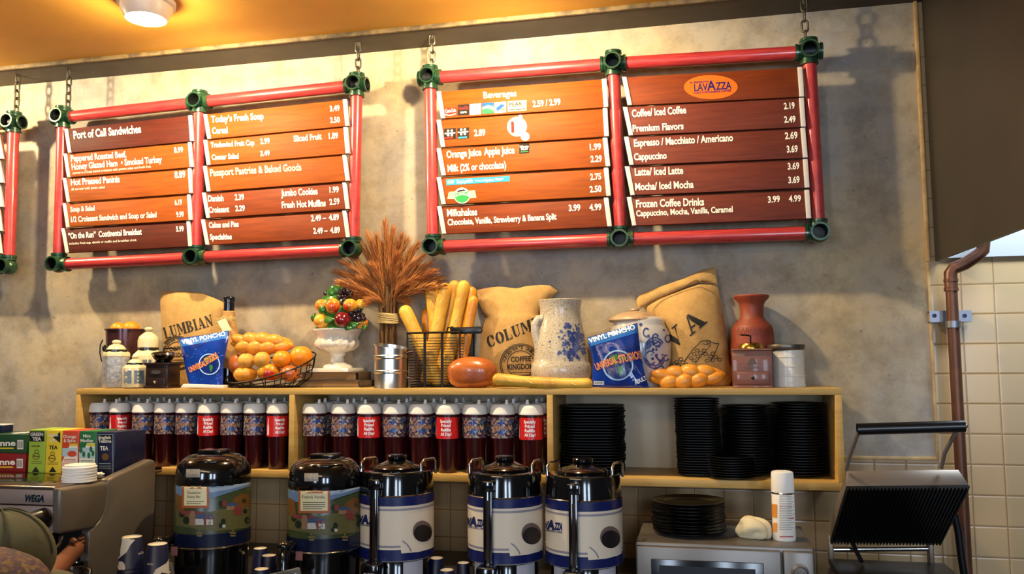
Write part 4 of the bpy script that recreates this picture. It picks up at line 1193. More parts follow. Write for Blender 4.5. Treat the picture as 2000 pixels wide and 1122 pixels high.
# dried grass in a bundle, behind the tin
Y = -0.10
p, m = S(758, Y)
gr = thing('dried_grass_bundle', 'bundle of rust-coloured dried grass plumes tied with twine, behind the tin sifter', 'dried grass', p)
rn = random.Random(11)
for k in range(22):
    a = 2 * PI * k / 22; r_ = (0.4 + 0.6 * (k % 3) / 2) * 0.032
    x = p.x + r_ * math.cos(a); y = Y + 0.9 * r_ * math.sin(a)
    z1_ = ZT + (756 - 560) * m + rn.uniform(-.02, .02)
    part('reed', MB().tube([(x * 1.0, y, ZT), (x + rn.uniform(-.004, .004), y, ZT + .2), (p.x + 1.0 * r_ * math.cos(a), Y + 0.9 * r_ * math.sin(a), ZT + .27), (p.x + 1.5 * r_ * math.cos(a), Y + 1.1 * r_ * math.sin(a), z1_)], 0.0052, 7), M_reed, gr)
zt_ = at(756, 623, Y).z
mb = MB()
for k in range(7):
    mb.tube([(p.x + 0.041 * math.cos(a), Y + 0.038 * math.sin(a), zt_ + 0.006 * (k - 3) + 0.002 * math.sin(2 * a + k)) for a in [2 * PI * j / 24 for j in range(24)]], 0.0036, 6, closed=True)
part('twine_tie', mb, M_raffia, gr)
tips = [(655, 530), (662, 553), (668, 512), (683, 498), (690, 570), (700, 470), (712, 488), (718, 458), (728, 520), (735, 462), (745, 478), (752, 436), (758, 470), (768, 448), (775, 500), (783, 462), (795, 470), (803, 490), (815, 478), (826, 500), (838, 515), (850, 530), (862, 545), (866, 560), (846, 556), (826, 548), (806, 540), (790, 556), (705, 545), (676, 578), (725, 590), (790, 590), (812, 520), (740, 545), (768, 560)]
for k, (tx, ty) in enumerate(tips):
    dy = rn.uniform(-0.08, 0.055)
    b = Vector((p.x + rn.uniform(-.02, .02), Y + rn.uniform(-.02, .015), at(756, 602, Y).z))
    e = at(tx, ty, Y + dy)
    if e.y > -0.012: e.y = -0.012
    droop = 0.028 + 0.05 * abs(e.x - b.x)
    mid = b.lerp(e, 0.5) + Vector((-(e.x - b.x) * 0.14, 0, droop))
    ln = 14
    cv = [(b * (1 - t) ** 2 + mid * 2 * t * (1 - t) + e * t * t) for t in [i / (ln - 1) for i in range(ln)]]
    mb = MB(); mb.tube(cv, [0.0022 - 0.0016 * i / (ln - 1) for i in range(ln)], 5)
    for q in range(230):
        t = 0.18 + 0.82 * (q / 230.0)
        i = min(int(t * (ln - 1)), ln - 2); f = t * (ln - 1) - i
        o = cv[i].lerp(cv[i + 1], f); d = (cv[i + 1] - cv[i]).normalized()
        L = 0.062 * (math.sin(PI * min(1, (t - 0.18) * 1.15)) ** 0.7 + 0.15) * rn.uniform(.6, 1.15)
        v = Vector((rn.uniform(-1, 1), rn.uniform(-1, 1), rn.uniform(-1, 1)))
        v = (v - d * v.dot(d)).normalized()
        tip = o + d * L * 0.95 + v * L * 0.36
        mn = o.lerp(tip, .5) + v * L * .08
        s_ = d.cross(v) * 0.0011
        for pt in (tip, mn, o):
            if pt.y > -0.004: pt.y = -0.004
        mb.add([o - s_, o + s_, mn + s_ * 1.2, mn - s_ * 1.2, tip], [(0, 1, 2, 3), (3, 2, 4)])
    part('plume', mb, M_plume, gr, smooth=0, fix=False)

# tin sifter
Y = -0.255
p, m = S(763, Y); yb = proj(p)[1]
tn = thing('tin_sifter', 'shiny ribbed tin flour sifter with slanted rim and dark handle', 'sifter', p)
z = lambda y: ZT + (yb - y) * m
mb = MB(); n = 40
pr = [(31, 762), (32.5, 760), (32.5, 757), (31.5, 755), (31.5, 730), (32.8, 728), (32.8, 725), (31.5, 723), (31.5, 702), (32.8, 700), (32.8, 696), (31.5, 694), (31.5, 682)]
mb.lathe([(r * m, z(y)) for r, y in pr[:-1]], (p.x, Y, 0), seg=n, cap=True)
mb.f.pop(); mb.m.pop()
top = []
for rr, dz in ((31.5, 0), (33, 0), (33, 2.5), (30.5, 2.5)):
    top.append([(p.x + rr * m * math.cos(2 * PI * k / n), Y + rr * m * math.sin(2 * PI * k / n), z(679 - dz + 5.5 * math.cos(2 * PI * k / n) - 2.5 * math.sin(2 * PI * k / n))) for k in range(n)])
inn = [(p.x + 30 * m * math.cos(2 * PI * k / n), Y + 30 * m * math.sin(2 * PI * k / n), z(750)) for k in range(n)]
base = len(pr) - 2
vs = [v for r in top + [inn] for v in r]
fs = [(i * n + k, i * n + (k + 1) % n, (i + 1) * n + (k + 1) % n, (i + 1) * n + k) for i in range(4) for k in range(n)]
lo = [(p.x + 31.5 * m * math.cos(2 * PI * k / n), Y + 31.5 * m * math.sin(2 * PI * k / n), z(694)) for k in range(n)]
vs += lo; fs += [(5 * n + k, 5 * n + (k + 1) % n, (k + 1) % n, k) for k in range(n)]
mb.add(vs, fs)
part('tin_body', mb, M_tin, tn, smooth=30)
hx_ = p.x + 33 * m
part('handle', MB().tube([(hx_, Y, z(690)), (hx_ + 16 * m, Y, z(687)), (hx_ + 19 * m, Y, z(693)), (hx_ + 19 * m, Y, z(736)), (hx_ + 15 * m, Y, z(741)), (hx_, Y, z(738))], 5 * m, 10, flat=0.5), mat('dark_plum_handle', '#33202a', 0.3, coat=0.3), tn)

# black wire basket with baguettes
Y = -0.112
p, m = S(862, Y); yb = proj(p)[1]
z = lambda y: ZT + (yb - y) * m
bq = thing('bread_basket', 'tall black wire basket holding baguettes beside the tin sifter', 'basket', p)
HWp = 55 * m
def sqr(h, s_=1.0):
    r_ = 0.018; o = []
    for cx, cy, a0 in ((1, 1, 0), (-1, 1, PI / 2), (-1, -1, PI), (1, -1, 1.5 * PI)):
        for k in range(5):
            a = a0 + PI / 2 * k / 4
            o.append((p.x + cx * (HWp * s_ - r_) + r_ * math.cos(a), Y + cy * (HWp * 0.95 * s_ - r_) + r_ * math.sin(a), h))
    return o
part('rim', MB().tube(sqr(z(652)), 0.0042, 8, closed=True), M_wire, bq)
for k in range(19):
    part('wire_hoop', MB().tube(sqr(z(756 - 5.2 * k) if k else ZT + 0.003, 0.9 + 0.1 * k / 19), 0.0016, 6, closed=True), M_wire, bq)
for cx in (-1, -0.33, 0.33, 1):
    for cy in (-1, 1):
        part('upright', MB().box((p.x + cx * HWp * 0.95, Y + cy * HWp * 0.91, (z(652) + ZT) / 2), (0.006 if abs(cx) > .5 else 0.010, 0.004, z(652) - ZT)), M_wire, bq)
part('base_plate', MB().box((p.x, Y, ZT + 0.0035), (HWp * 1.74, HWp * 1.65, 0.003)), M_wire, bq, bevel=0.001)
part('paddle_handle', MB().prism([(at(878, 640, Y - .09)), (at(938, 638, Y - .09)), (at(941, 645, Y - .09)), (at(938, 652, Y - .09)), (at(880, 653, Y - .09))], (0, 0.02, 0)), M_blackp, bq, bevel=0.002)
part('handle_clip', MB().tube([at(872, 652, Y - .08), at(874, 641, Y - .085), at(884, 639, Y - .085), at(890, 646, Y - .085)], 0.003, 8), M_wire, bq)
def baguette(px0, py0, px1, py1, rad, Y0, Y1, label, group=None, m_=None, floor=True, bend=0.0):
    a = at(px0, py0, Y0); b = at(px1, py1, Y1); k = rad * mpp(px0, py0, Y0); n = 22
    side = (b - a).cross(Vector((0, 1, 0))).normalized()
    pts = []; rs = []
    for i in range(n):
        t = 0.5 - 0.5 * math.cos(PI * i / (n - 1))
        pts.append(a.lerp(b, t) + side * bend * math.sin(PI * t))
        e_ = min(t, 1 - t) * (b - a).length
        q = min(1.0, e_ / (0.95 * k))
        rs.append(max(k * math.sqrt(max(0, 1 - (1 - q) ** 2)) * (1 + 0.04 * math.sin(14 * t)), k * 0.05))
    mb = MB(); mb.tube(pts, rs, 16)
    for v in mb.v: v.z = max(v.z, ZT + (0.005 if floor else 0.0))
    bot = min(v.z for v in mb.v)
    t = thing('baguette', label, 'baguette', (b.x, b.y, bot), group)
    part('crust', mb, m_ or M_bag, t, smooth=70)
    sc = MB()
    for q in range(4):
        i = 6 + q * 3
        d = (pts[i + 1] - pts[i]).normalized(); fw = Vector((0, -1, 0)); sd = d.cross(fw).normalized()
        c = pts[i] + fw * k * 0.93
        sc.tube([c - d * k * .9 - sd * k * .28 - fw * k * .05, c + fw * k * 0.03, c + d * k * .9 + sd * k * .28 - fw * k * .05], [k * .03, k * .1, k * .03], 6)
    part('slash', sc, mat('slash_crust', '#e8c46a', 0.6), t, smooth=60)
    return t
G = 'baguettes in the wire basket'
baguette(787, 598, 862, 756, 13, Y - 0.035, Y - 0.06, 'baguette leaning far out to the left of the wire basket', G)
baguette(843, 553, 862, 752, 14, Y - 0.008, Y - 0.02, 'upright baguette second from the left in the wire basket', G)
baguette(872, 553, 832, 752, 13, Y - 0.036, Y - 0.055, 'pale baguette third from the left in the wire basket', G)
baguette(890, 548, 850, 752, 12, Y + 0.004, Y + 0.03, 'browner baguette with rough crust at the middle of the wire basket', G, M_bread)
baguette(908, 548, 865, 754, 12, Y - 0.03, Y - 0.05, 'pale smooth baguette just left of the rightmost two in the wire basket', G, None)
baguette(922, 560, 893, 754, 11, Y - 0.0, Y - 0.01, 'baguette second from the right, behind, in the wire basket', G, M_crust)
baguette(926, 578, 893, 756, 10, Y - 0.035, Y - 0.045, 'darkest lowest baguette at the right edge of the wire basket', G, M_crust)
baguette(834, 602, 842, 750, 11, Y + 0.035, Y + 0.035, 'short baguette half hidden behind the second one in the wire basket', G, M_crust)

# round loaf and lying baguette
c, m = S(922, -0.252)
mb = MB(); mb.ball(c + Vector((0, 0, 29 * m)), (48 * m, 33 * m, 31 * m), 36, 24, f=lambda d: (abs(d.x) ** 2.7 + abs(d.y) ** 2.7 + abs(d.z) ** 2.7) ** (-1 / 2.7) * (1 + 0.02 * math.sin(5 * d.x + 2) + 0.015 * math.sin(7 * d.z)))
for v in mb.v: v.z = max(v.z, ZT)
solo('round_loaf', mb, M_brown, c, 'glossy brown round loaf in front of the wire bread basket', 'bread', smooth=70)
baguette(962, 740, 1158, 751, 11.5, -0.306, -0.30, 'long pale baguette lying on the cabinet below the crackle pitcher', None, None, False, -0.006)

# crackle pitcher
Y = -0.175
p, m = S(1096, Y); yb = proj(p)[1]
pt = thing('pitcher', 'white crackle-glazed pitcher with blue flowers and loop handle', 'pitcher', p)
mb = turned(1096, Y, [(594, 36), (589, 40), (586, 42), (587, 43), (592, 42), (602, 40), (618, 39.5), (630, 42), (650, 46), (680, 51), (700, 53.5), (707, 54), (711, 57), (722, 59), (735, 58), (741, 55)], seg=48)
part('pitcher_body', mb, M_crack, pt, smooth=50)
sf = Surf(mb)
h = MB(); rn = random.Random(3)
for k in range(150):
    x = 1121 + rn.gauss(0, 13); y = 670 + rn.gauss(0, 20)
    if not 632 < y < 705: continue
    r = rn.uniform(1.2, 4.5)
    a0 = rn.uniform(0, 6)
    sf.poly(h, [(x + r * (1 + .4 * math.sin(3 * a + a0)) * math.cos(a), y + r * (1 + .4 * math.cos(2 * a + a0)) * math.sin(a)) for a in [2 * PI * j / 9 for j in range(9)]], 0.0012, 6)
part('blue_flowers', h, M_cob, pt, smooth=0, fix=False)
hp = [(1062, 622), (1052, 624), (1046, 634), (1046, 650), (1050, 668), (1053, 690), (1052, 706)]
part('handle', MB().tube([at(x, y, Y - 0.045) for x, y in hp], [8 * m, 9 * m, 9.5 * m, 9 * m, 8.5 * m, 8 * m, 8.5 * m], 14), M_crack, pt)

# ginger jar
Y = -0.122
p, m = S(1247, Y)
gj = thing('ginger_jar', 'pale lidded ginger jar with blue scrolls, behind the sleeved poncho packet', 'jar', p)
mb = turned(1250, Y, [(620, 40), (622, 47), (628, 50), (634, 50), (640, 53), (652, 59), (675, 62), (700, 61), (730, 54), (752, 48), (757, 47)], seg=48)
part('jar_body', mb, M_jar, gj, smooth=50)
sf = Surf(mb); h = MB()
for cx, cy, r in ((1278, 690, 30), (1278, 690, 25), (1304, 662, 7), (1280, 662, 9), (1290, 725, 10), (1300, 700, 6), (1262, 650, 8), (1215, 690, 22), (1270, 700, 14), (1268, 672, 6)):
    sf.line(h, ring(cx, cy, r * 0.7, r, n=18, a0=0.5, a1=5.6), 3.0)
for k in range(30):
    x = 1278 + random.gauss(0, 14); y = 690 + random.gauss(0, 22)
    sf.poly(h, ring(x, y, random.uniform(1.5, 4), None, 7), 0.0013, 6)
part('blue_scrolls', h, M_cob, gj, smooth=0, fix=False)
lid = part('lid', turned(1243, Y, [(608, 4), (610, 20), (614, 34), (619, 45), (623, 51), (626, 52), (629, 50), (630, 44)], seg=44), M_unglz, gj)
part('knob', turned(1243, Y, [(602, 3), (603, 8), (606, 9), (609, 6), (611, 5)], seg=20), M_unglz, lid)

# terracotta vase and ivory can
Y = -0.085
p, m = S(1473, Y)
va = thing('vase', 'terracotta vase with flared rim behind the reddish coffee grinder', 'vase', p)
mb = turned(1473, Y, [(582, 26), (578, 30), (577, 33), (579, 34.5), (583, 33), (590, 26), (598, 23), (618, 22), (626, 26), (636, 36), (642, 39), (650, 40), (690, 43), (720, 38), (757, 34)], seg=44)
part('vase_body', mb, M_terra, va, smooth=50)
h = MB(); sf = Surf(mb)
for k in range(9):
    x = 1440 + 8 * k
    sf.line(h, [(x, 650), (x + 3, 640), (x + 6, 650), (x + 3, 656)], 1.5, closed=True)
part('raised_band', h, mat('dark_terracotta', '#7e3320', 0.6), va, smooth=0, fix=False)
Y = -0.17
p, m = S(1539, Y)
cn = thing('tin_can', 'ivory ribbed tin can with dark rim, rightmost on the cabinet', 'can', p)
pr = [(677, 34), (678, 34), (757, 33)]
rows = [(684, 31.5)]
for y in (698, 716, 734): rows += [(y - 2, 31.5), (y - 1, 32.2), (y + 1, 32.2), (y + 2, 31.5)]
part('can_body', turned(1540, Y, rows + [(750, 31.5), (753, 32.5), (757, 32)], seg=44), M_can, cn, smooth=30)
part('rim', turned(1538, Y, [(675, 30), (674, 35), (678, 36), (684, 34), (686, 31)], seg=44), mat('dull_grey_tin', '#6e675c', 0.4, 0.8), cn)

# ------------------------------------------------------------------ souvenir cups in the cabinet
M_cup = mat('burgundy_plastic', '#3a0a12', 0.25, coat=0.3)
M_lid = mat('white_cup_lid', '#e9e4da', 0.4)
M_pic = print_mat('busy_picture_print', ['#2b2530', '#4a4a62', '#7c5a4c', '#3b4a40', '#8e6a70', '#2f3450', '#9a7a60', '#502a38', '#45608a', '#b59a80'], 150)
M_redp = mat('red_print', '#c9201f', 0.25)
m0 = mpp(875, 870, -0.26)
CH = 128 * m0
cup = thing('souvenir_cup', 'x', 'cup', (0, 0, 0), 'souvenir cups in the cabinet')
LOC[cup] = Vector((0, 0, 0))
R0 = 24.2 * m0
prof = [(18.5, 0), (19.5, 2), (21.5, 62), (23.6, 66), (24.2, 70), (24.4, 107), (24.8, 113)]
part('cup_body', MB().lathe([(r * m0, z_ * m0) for r, z_ in prof], seg=32), M_cup, cup, local=True)
lidp = part('lid', MB().lathe([(24.8 * m0, 112 * m0), (26 * m0, 113 * m0), (26.2 * m0, 116 * m0), (25.4 * m0, 117.5 * m0), (25 * m0, 124 * m0), (23.4 * m0, 129 * m0), (20 * m0, 132 * m0), (0.001, 132.5 * m0)], seg=32), M_lid, cup, local=True)
part('straw_cap', MB().lathe([(4.2 * m0, 131 * m0), (4.2 * m0, 134 * m0), (3.2 * m0, 135 * m0), (3.0 * m0, 140 * m0), (0.0004, 140.3 * m0)], (9 * m0, -3 * m0, 0), seg=14), M_lid, lidp, local=True)
def patch(a0, a1, z0, z1, r, n=20):
    mb = MB(); vs = []
    for k in range(n + 1):
        a = a0 + (a1 - a0) * k / n
        for z_ in (z0, z1): vs.append((r * math.cos(a), r * math.sin(a), z_))
    mb.add(vs, [(2 * k, 2 * k + 2, 2 * k + 3, 2 * k + 1) for k in range(n)])
    return mb
def wrap(mb, t, a_c, half, zb, h, r, bold=0.03):
    P, fs = text_px(t, 0, 0, 1, 0, 1, bold)
    pts = [((u - 0.5) * 2 * half, -v) for u, v in P]
    P2, f2 = finer([(q[0] * r, q[1] * h) for q in pts], fs, 6 * m0)
    mb.add([(r * math.cos(a_c + u / r), r * math.sin(a_c + u / r), zb + v) for u, v in P2], f2)
rl = 24.7 * m0
part('picture_label', patch(-PI * .98, -PI * .02, 68 * m0, 107 * m0, rl), M_pic, cup, local=True, fix=False)
mb = MB(); mb.mi = 0; n = 22; g0 = -PI / 2
vs = [(rl * 1.006 * math.cos(g0), rl * 1.006 * math.sin(g0), 88 * m0)]
for k in range(n):
    a = 2 * PI * k / n; u = 12 * m0 * math.cos(a) / rl
    vs.append((rl * 1.006 * math.cos(g0 + u), rl * 1.006 * math.sin(g0 + u), 88 * m0 + 12 * m0 * math.sin(a)))
mb.add(vs, [(0, 1 + k, 1 + (k + 1) % n) for k in range(n)])
mb.mi = 1; wrap(mb, "UNIVERSAL", g0, 0.72, 86 * m0, 5 * m0, rl * 1.012)
part('globe_print', mb, [mat('globe_blue', '#1d3f86', 0.2), mat('globe_band', '#a8743a', 0.3)], cup, local=True, smooth=0, fix=False)
part('red_label', patch(PI * .05, PI * .95, 66 * m0, 107 * m0, rl), M_redp, cup, local=True, fix=False)
mb = MB()
for i, t in enumerate(("Specially", "Priced", "Refills", "All Day!")):
    wrap(mb, t, PI * 0.56, [0.50, 0.40, 0.42, 0.46][i], (97 - 8.2 * i) * m0, 5.6 * m0, rl * 1.008)
part('refill_lettering', mb, M_wprint, cup, local=True, smooth=0, fix=False)
mb = MB(); ab = PI * 0.17
sil = [(0.13, 69), (0.13, 84), (0.05, 94), (0.045, 103), (-0.045, 103), (-0.05, 94), (-0.13, 84), (-0.13, 69)]
mb.add([(rl * 1.008 * math.cos(ab + u), rl * 1.008 * math.sin(ab + u), z_ * m0) for u, z_ in sil], [tuple(range(8))])
part('bottle_print', mb, M_wprint, cup, local=True, smooth=0, fix=False)
first = [True]
def put_cup(px, Y, face, label, jit=0.0, wd=1.0):
    q = at(px, 860, Y)
    # which way the camera lies from here
    ca = math.atan2(CAM.y - q.y, CAM.x - q.x)
    rz = ca + PI / 2 if face == 'pic' else ca - PI * 0.55
    rz += jit
    if first[0]:
        first[0] = False; o = cup
        o.location = (q.x, q.y, ZS); o.rotation_euler = (0, 0, rz); o['label'] = label
    else:
        o = dup(cup, (q.x, q.y, ZS), rz, label)
    o.scale = (wd, wd, 1)
ORD = ['first', 'second', 'third', 'fourth', 'fifth', 'sixth', 'seventh', 'eighth', 'ninth']
bay1 = [(194, 'pic'), (233, 'red'), (278, 'pic'), (321, 'pic'), (363, 'pic'), (406, 'red'), (451, 'pic'), (496, 'pic'), (541, 'red')]
bay2 = [(614, 'pic'), (670, 'pic'), (721, 'red'), (771, 'pic'), (822, 'pic'), (875, 'red'), (928, 'pic'), (982, 'pic'), (1038, 'red')]
YC = [-0.262, -0.160, -0.064]
for bay, lst, (w0, w1) in (('left', bay1, (XL + .02, d1 - .0115)), ('middle', bay2, (d1 + .0115, d2 - .0115))):
    sw = 0.87 if bay == 'left' else 0.95
    for i, (px, face) in enumerate(lst):
        look = 'red refill label' if face == 'red' else 'dark picture label'
        yy = YC[0] - (0.006 if i and i % 3 == 2 else 0.0) + (0.01 if (bay == 'left' and i == 0) else 0)
        put_cup(px, yy, face, 'burgundy cup, %s, %s from left, front row of the %s bay' % (look, ORD[i], bay), random.uniform(-.25, .25), sw)
    rr_ = 26.3 * m0 * sw
    for r_ in (1, 2):
        nn = int((w1 - w0 - 0.004) / (2 * rr_ + 0.0035))
        for i in range(nn):
            x = w0 + rr_ + 0.002 + (w1 - w0 - 0.004 - 2 * rr_) * i / (nn - 1)
            dup(cup, (x, YC[r_] , ZS), random.uniform(0, 6.2), 'burgundy cup with white lid behind the front row in the %s bay' % bay).scale = (sw, sw, 1)

# ------------------------------------------------------------------ black trays and plates
M_plate = mat('black_plastic_plate', '#080707', 0.45, spec=0.3)
def plate_mesh(r, h, square=False, lip=0.012):
    mb = MB()
    pr = [(0.0005, 0.0), (r * .62, 0.0), (r * .70, h * .25), (r * .93, h * .8), (r, h * .82), (r, h), (r * .92, h * .98), (r * .68, h * .45), (r * .6, h * .22), (0.0005, h * .22)]
    if square:
        vs = []; seg = 40
        for q, z_ in pr:
            for k in range(seg):
                a = 2 * PI * k / seg; c, s_ = math.cos(a), math.sin(a)
                e_ = (abs(c) ** 4 + abs(s_) ** 4) ** -0.25
                vs.append((q * c * e_, q * s_ * e_, z_))
        fs = [(i * seg + k, i * seg + (k + 1) % seg, (i + 1) * seg + (k + 1) % seg, (i + 1) * seg + k) for i in range(len(pr) - 1) for k in range(seg)]
        mb.add(vs, fs)
    else:
        mb.lathe(pr, seg=40, cap=False)
    return mb
def stack(name, cat, px, Y, z0, r_px, n, pitch, label, top_label, group, square=False, jit=0.004, rz=0.0, h=None, drift=0.0, kind_m=None):
    b = at(px, 930, Y); r = r_px * mpp(px, 880, Y)
    me = mesh_of(name, plate_mesh(r, h or pitch * 1.0, square), kind_m or M_plate, Vector((0, 0, 0)), smooth=30)
    for k in range(n):
        o = bpy.data.objects.new(name, me); COL.objects.link(o)
        o.location = (b.x + random.uniform(-jit, jit) + drift * k, Y + random.uniform(-jit, jit) * 0.6, z0 + k * pitch + 0.0003)
        o.rotation_euler = (0, 0, rz + random.uniform(-.04, .04) if square else random.uniform(0, 6))
        tag(o, top_label if k == n - 1 else label, cat, group)
mc = mpp(1160, 850, -0.17)
stack('serving_tray', 'tray', 1160, -0.165, ZS, 62, 24, 5.35 * mc, 'black squarish tray in the wide stack at the left of the right bay', 'topmost black tray of the wide stack at the left of the right bay', 'black trays in the right bay', True, 0.0035, 0.08, h=6 * mc)
mc = mpp(1370, 850, -0.2)
stack('serving_basket', 'tray', 1368, -0.19, ZS, 43, 30, 4.9 * mc, 'black narrow tray in the tallest stack, at the middle of the right bay', 'topmost black tray of the tallest stack, under the cabinet top', 'narrow black trays in the right bay', True, 0.002, 0.0, h=6 * mc, drift=-0.0003)
stack('dinner_plate', 'plate', 1462, -0.155, ZS, 47, 25, 5.3 * mc, 'black round plate in the left of two tall plate stacks in the right bay', 'topmost plate of the left of two tall black plate stacks', 'black plates in the right bay', False, 0.0015, h=7 * mc)
stack('dinner_plate', 'plate', 1563, -0.155, ZS, 51, 26, 5.3 * mc, 'black round plate in the rightmost tall stack in the right bay', 'topmost plate of the rightmost tall black stack in the right bay', 'black plates in the right bay', False, 0.0015, h=7 * mc)
stack('side_plate', 'plate', 1428, -0.268, ZS, 45, 9, 4.6 * mc, 'black side plate in the short stack in front of the tall stacks', 'topmost black side plate of the short stack in the right bay', 'short stack of black side plates', False, 0.001, h=6 * mc)

# ------------------------------------------------------------------ the back counter
CT = 0.835
CT2 = 0.70
xs_ = at(1224, 1090, -0.6).x
M_ctr = mat('dark_counter_top', '#2a221c', 0.35, noise=(20, '#1d1814', 0.35, 0.7))
M_ctb = mat('dark_counter_front', '#33291f', 0.6)
def counter(x0, x1, z, yf_, label):
    t = thing('counter', label, 'counter', ((x0 + x1) / 2, yf_ / 2, 0))
    part('worktop', MB().box(((x0 + x1) / 2, yf_ / 2 - 0.003, z - 0.02), (x1 - x0, -yf_ - 0.002, 0.04)), M_ctr, t, bevel=0.004)
    part('base_cabinet', MB().box(((x0 + x1) / 2, yf_ / 2 + 0.02, (z - 0.04) / 2), (x1 - x0, -yf_ - 0.08, z - 0.04)), M_ctb, t)
counter(-4.2, xs_ - 0.003, CT, -1.25, 'dark back counter under the coffee servers and espresso machine')
counter(xs_ + 0.003, 1.6, CT2, -0.95, 'lower dark counter under the microwave and panini press')

# ------------------------------------------------------------------ insulated coffee servers
M_gblk = mat('glossy_black_plastic', '#08080a', 0.12, coat=0.5)
M_navy = mat('navy_label', '#141c55', 0.3)
M_lbl = mat('cream_label', '#e0d0b8', 0.35)
M_lgrey = mat('grey_label_stripe', '#8d8890', 0.35)
M_bean = mat('dark_bean_print', '#1c1618', 0.4)
M_fbean = mat('froth_print', '#6e5a56', 0.4)
M_sgrey = mat('satin_grey_panel', '#7e7b78', 0.35, 0.6)
M_silver = mat('pale_silver_print', '#b9b6bd', 0.35)
def server(cx, dy, k, label, sight_dx):
    Y = -0.62
    c = at(cx, 1000, Y); m = mpp(cx, 1000, Y)
    X = lambda x, y: (cx + (x - 987) * k, 1000 + (y - 1000) * k + dy)
    z = lambda y: c.z - (X(0, y)[1] - 1000) * m
    R_ = lambda r: r * k * m
    t = thing('coffee_server', label, 'coffee server', (c.x, Y, CT), 'insulated coffee servers on the counter')
    L = lambda rows, **kw: MB().lathe([(max(R_(r), 1e-4), z(y)) for r, y in rows][::-1], (c.x, Y, 0), seg=44, **kw)
    body = L([(71, 962), (73.5, 964), (73.5, 1084), (71, 1086)])
    part('label_sleeve', body, M_lbl, t)
    part('collar', L([(40, 921), (64, 920.5), (69, 922), (70.5, 926), (73, 958), (73.5, 963), (70, 964)]), M_gblk, t)
    part('chrome_ring', L([(73.6, 962.5), (74.4, 963.5), (73.6, 965)], cap=False), M_chrome, t)
    lid = part('lid', L([(46, 908), (47, 911), (44, 914), (40, 922), (30, 923)][0:0] + [(10, 899), (14, 900), (30, 908), (44, 912), (48, 916), (46, 923)]), M_gblk, t)
    part('lid_knob', L([(4, 891), (18, 892), (20, 895), (19, 900), (12, 903), (13, 908)]), M_gblk, lid)
    low = MB().lathe([(R_(62), CT + 0.028), (R_(64), CT + 0.03), (R_(64), z(1088)), (R_(62), z(1085))], (c.x, Y, 0), seg=44)
    part('lower_column', low, M_gblk, t)
    part('stand_base', MB().lathe([(R_(71), CT), (R_(71), CT + 0.02), (R_(66), CT + 0.03)], (c.x, Y, 0), seg=40), M_gblk, t)
    for sx, xo in ((-1, -66), (1, 58)):
        x0 = c.x + R_(xo); 
        lp = [(x0, Y - R_(22), z(935)), (x0, Y - R_(22), z(908)), (x0 + R_(3), Y - R_(14), z(900)), (x0 + R_(14), Y + R_(14), z(900)), (x0 + R_(16), Y + R_(20), z(906)), (x0 + R_(16), Y + R_(20), z(930))]
        part('wire_handle', MB().tube(lp, R_(2.6), 10), M_chrome, t)
    sf = Surf(body)
    x0 = 987 - 76; x1 = 987 + 76
    def band(ya, yb_):
        """a strip round the front half of the sleeve"""
        mb = MB(); n = 40; vs = []
        ac = math.atan2(CAM.y - Y, CAM.x - c.x); r = R_(73.5) + 0.0008
        for i in range(n + 1):
            a = ac - 1.75 + 3.5 * i / n
            vs += [(c.x + r * math.cos(a), Y + r * math.sin(a), z(yb_)), (c.x + r * math.cos(a), Y + r * math.sin(a), z(ya))]
        mb.add(vs, [(2 * i, 2 * i + 2, 2 * i + 3, 2 * i + 1) for i in range(n)])
        return mb
    part('navy_band', band(965, 982), M_navy, t, fix=False)
    part('grey_stripe', band(986.5, 990.5), M_lgrey, t, fix=False)
    part('grey_stripe', band(1055, 1059), M_lgrey, t, fix=False)
    part('navy_band', band(1063, 1084), M_navy, t, fix=False)
    # the white cup print that cuts into the lower navy band, with its dark round of coffee
    h = MB(); h.mi = 0
    sf.poly(h, [X(*p) for p in ((997, 1054), (1012, 1050), (1059, 1050), (1059, 1074), (1052, 1078), (1030, 1084), (996, 1087), (994, 1072))], 0.0016, 6)
    h.mi = 1; sf.line(h, [X(*p) for p in ((998, 1062), (1006, 1068), (1012, 1076), (1015, 1083))], 3, 0.002)
    h.mi = 2; sf.poly(h, [X(*p) for p in ring(1037, 1043, 19, 21, 26)], 0.002, 6)
    h.mi = 3; sf.poly(h, [X(*p) for p in ring(1038, 1047, 17.5, 17, 26)], 0.0024, 6)
    part('cup_print', h, [M_lbl, M_lgrey, M_fbean, M_bean], t, smooth=0, fix=False)
    h = MB()
    for s_, xa, xb, ya, yb_, hh in (("LAV", 900, 920, 1023, 1026, 13), ("A", 917, 932, 1027, 1028.5, 17), ("ZZA", 931, 946, 1028, 1030, 13), ("ITALY’S FAVOURITE COFFEE", 906, 946, 1030, 1036, 3.4)):
        sf.text(h, s_, *X(xa, ya), *X(xb, yb_), hh * k, bold=0.06 if hh > 5 else 0.02)
    part('lettering', h, M_navy, t, smooth=0, fix=False)
    # sight tube and tap
    sx_ = c.x + R_(sight_dx); rr = R_(73.5)
    ysf = Y - math.sqrt(max(rr * rr - (sx_ - c.x) ** 2, 0)) - 0.006
    part('sight_tube', MB().box((sx_, ysf - 0.004, (z(948) + z(1110)) / 2), (R_(17), 0.02, z(948) - z(1110))), M_gblk, t, bevel=0.004)
    part('gauge_slot', MB().box((sx_ + R_(1), ysf - 0.0145, (z(966) + z(1090)) / 2), (R_(5), 0.003, z(966) - z(1090))), mat('brown_gauge', '#2e1a10', 0.2), t)
    part('tube_cap', MB().box((sx_, ysf - 0.002, z(941)), (R_(23), 0.026, R_(20))), M_gblk, t, bevel=0.004)
    tapb = MB().box((sx_, ysf - 0.02, z(1106)), (R_(36), 0.06, R_(44)))
    tap = part('tap', tapb, M_gblk, t, bevel=0.008)
    st = Surf(tapb); h = MB()
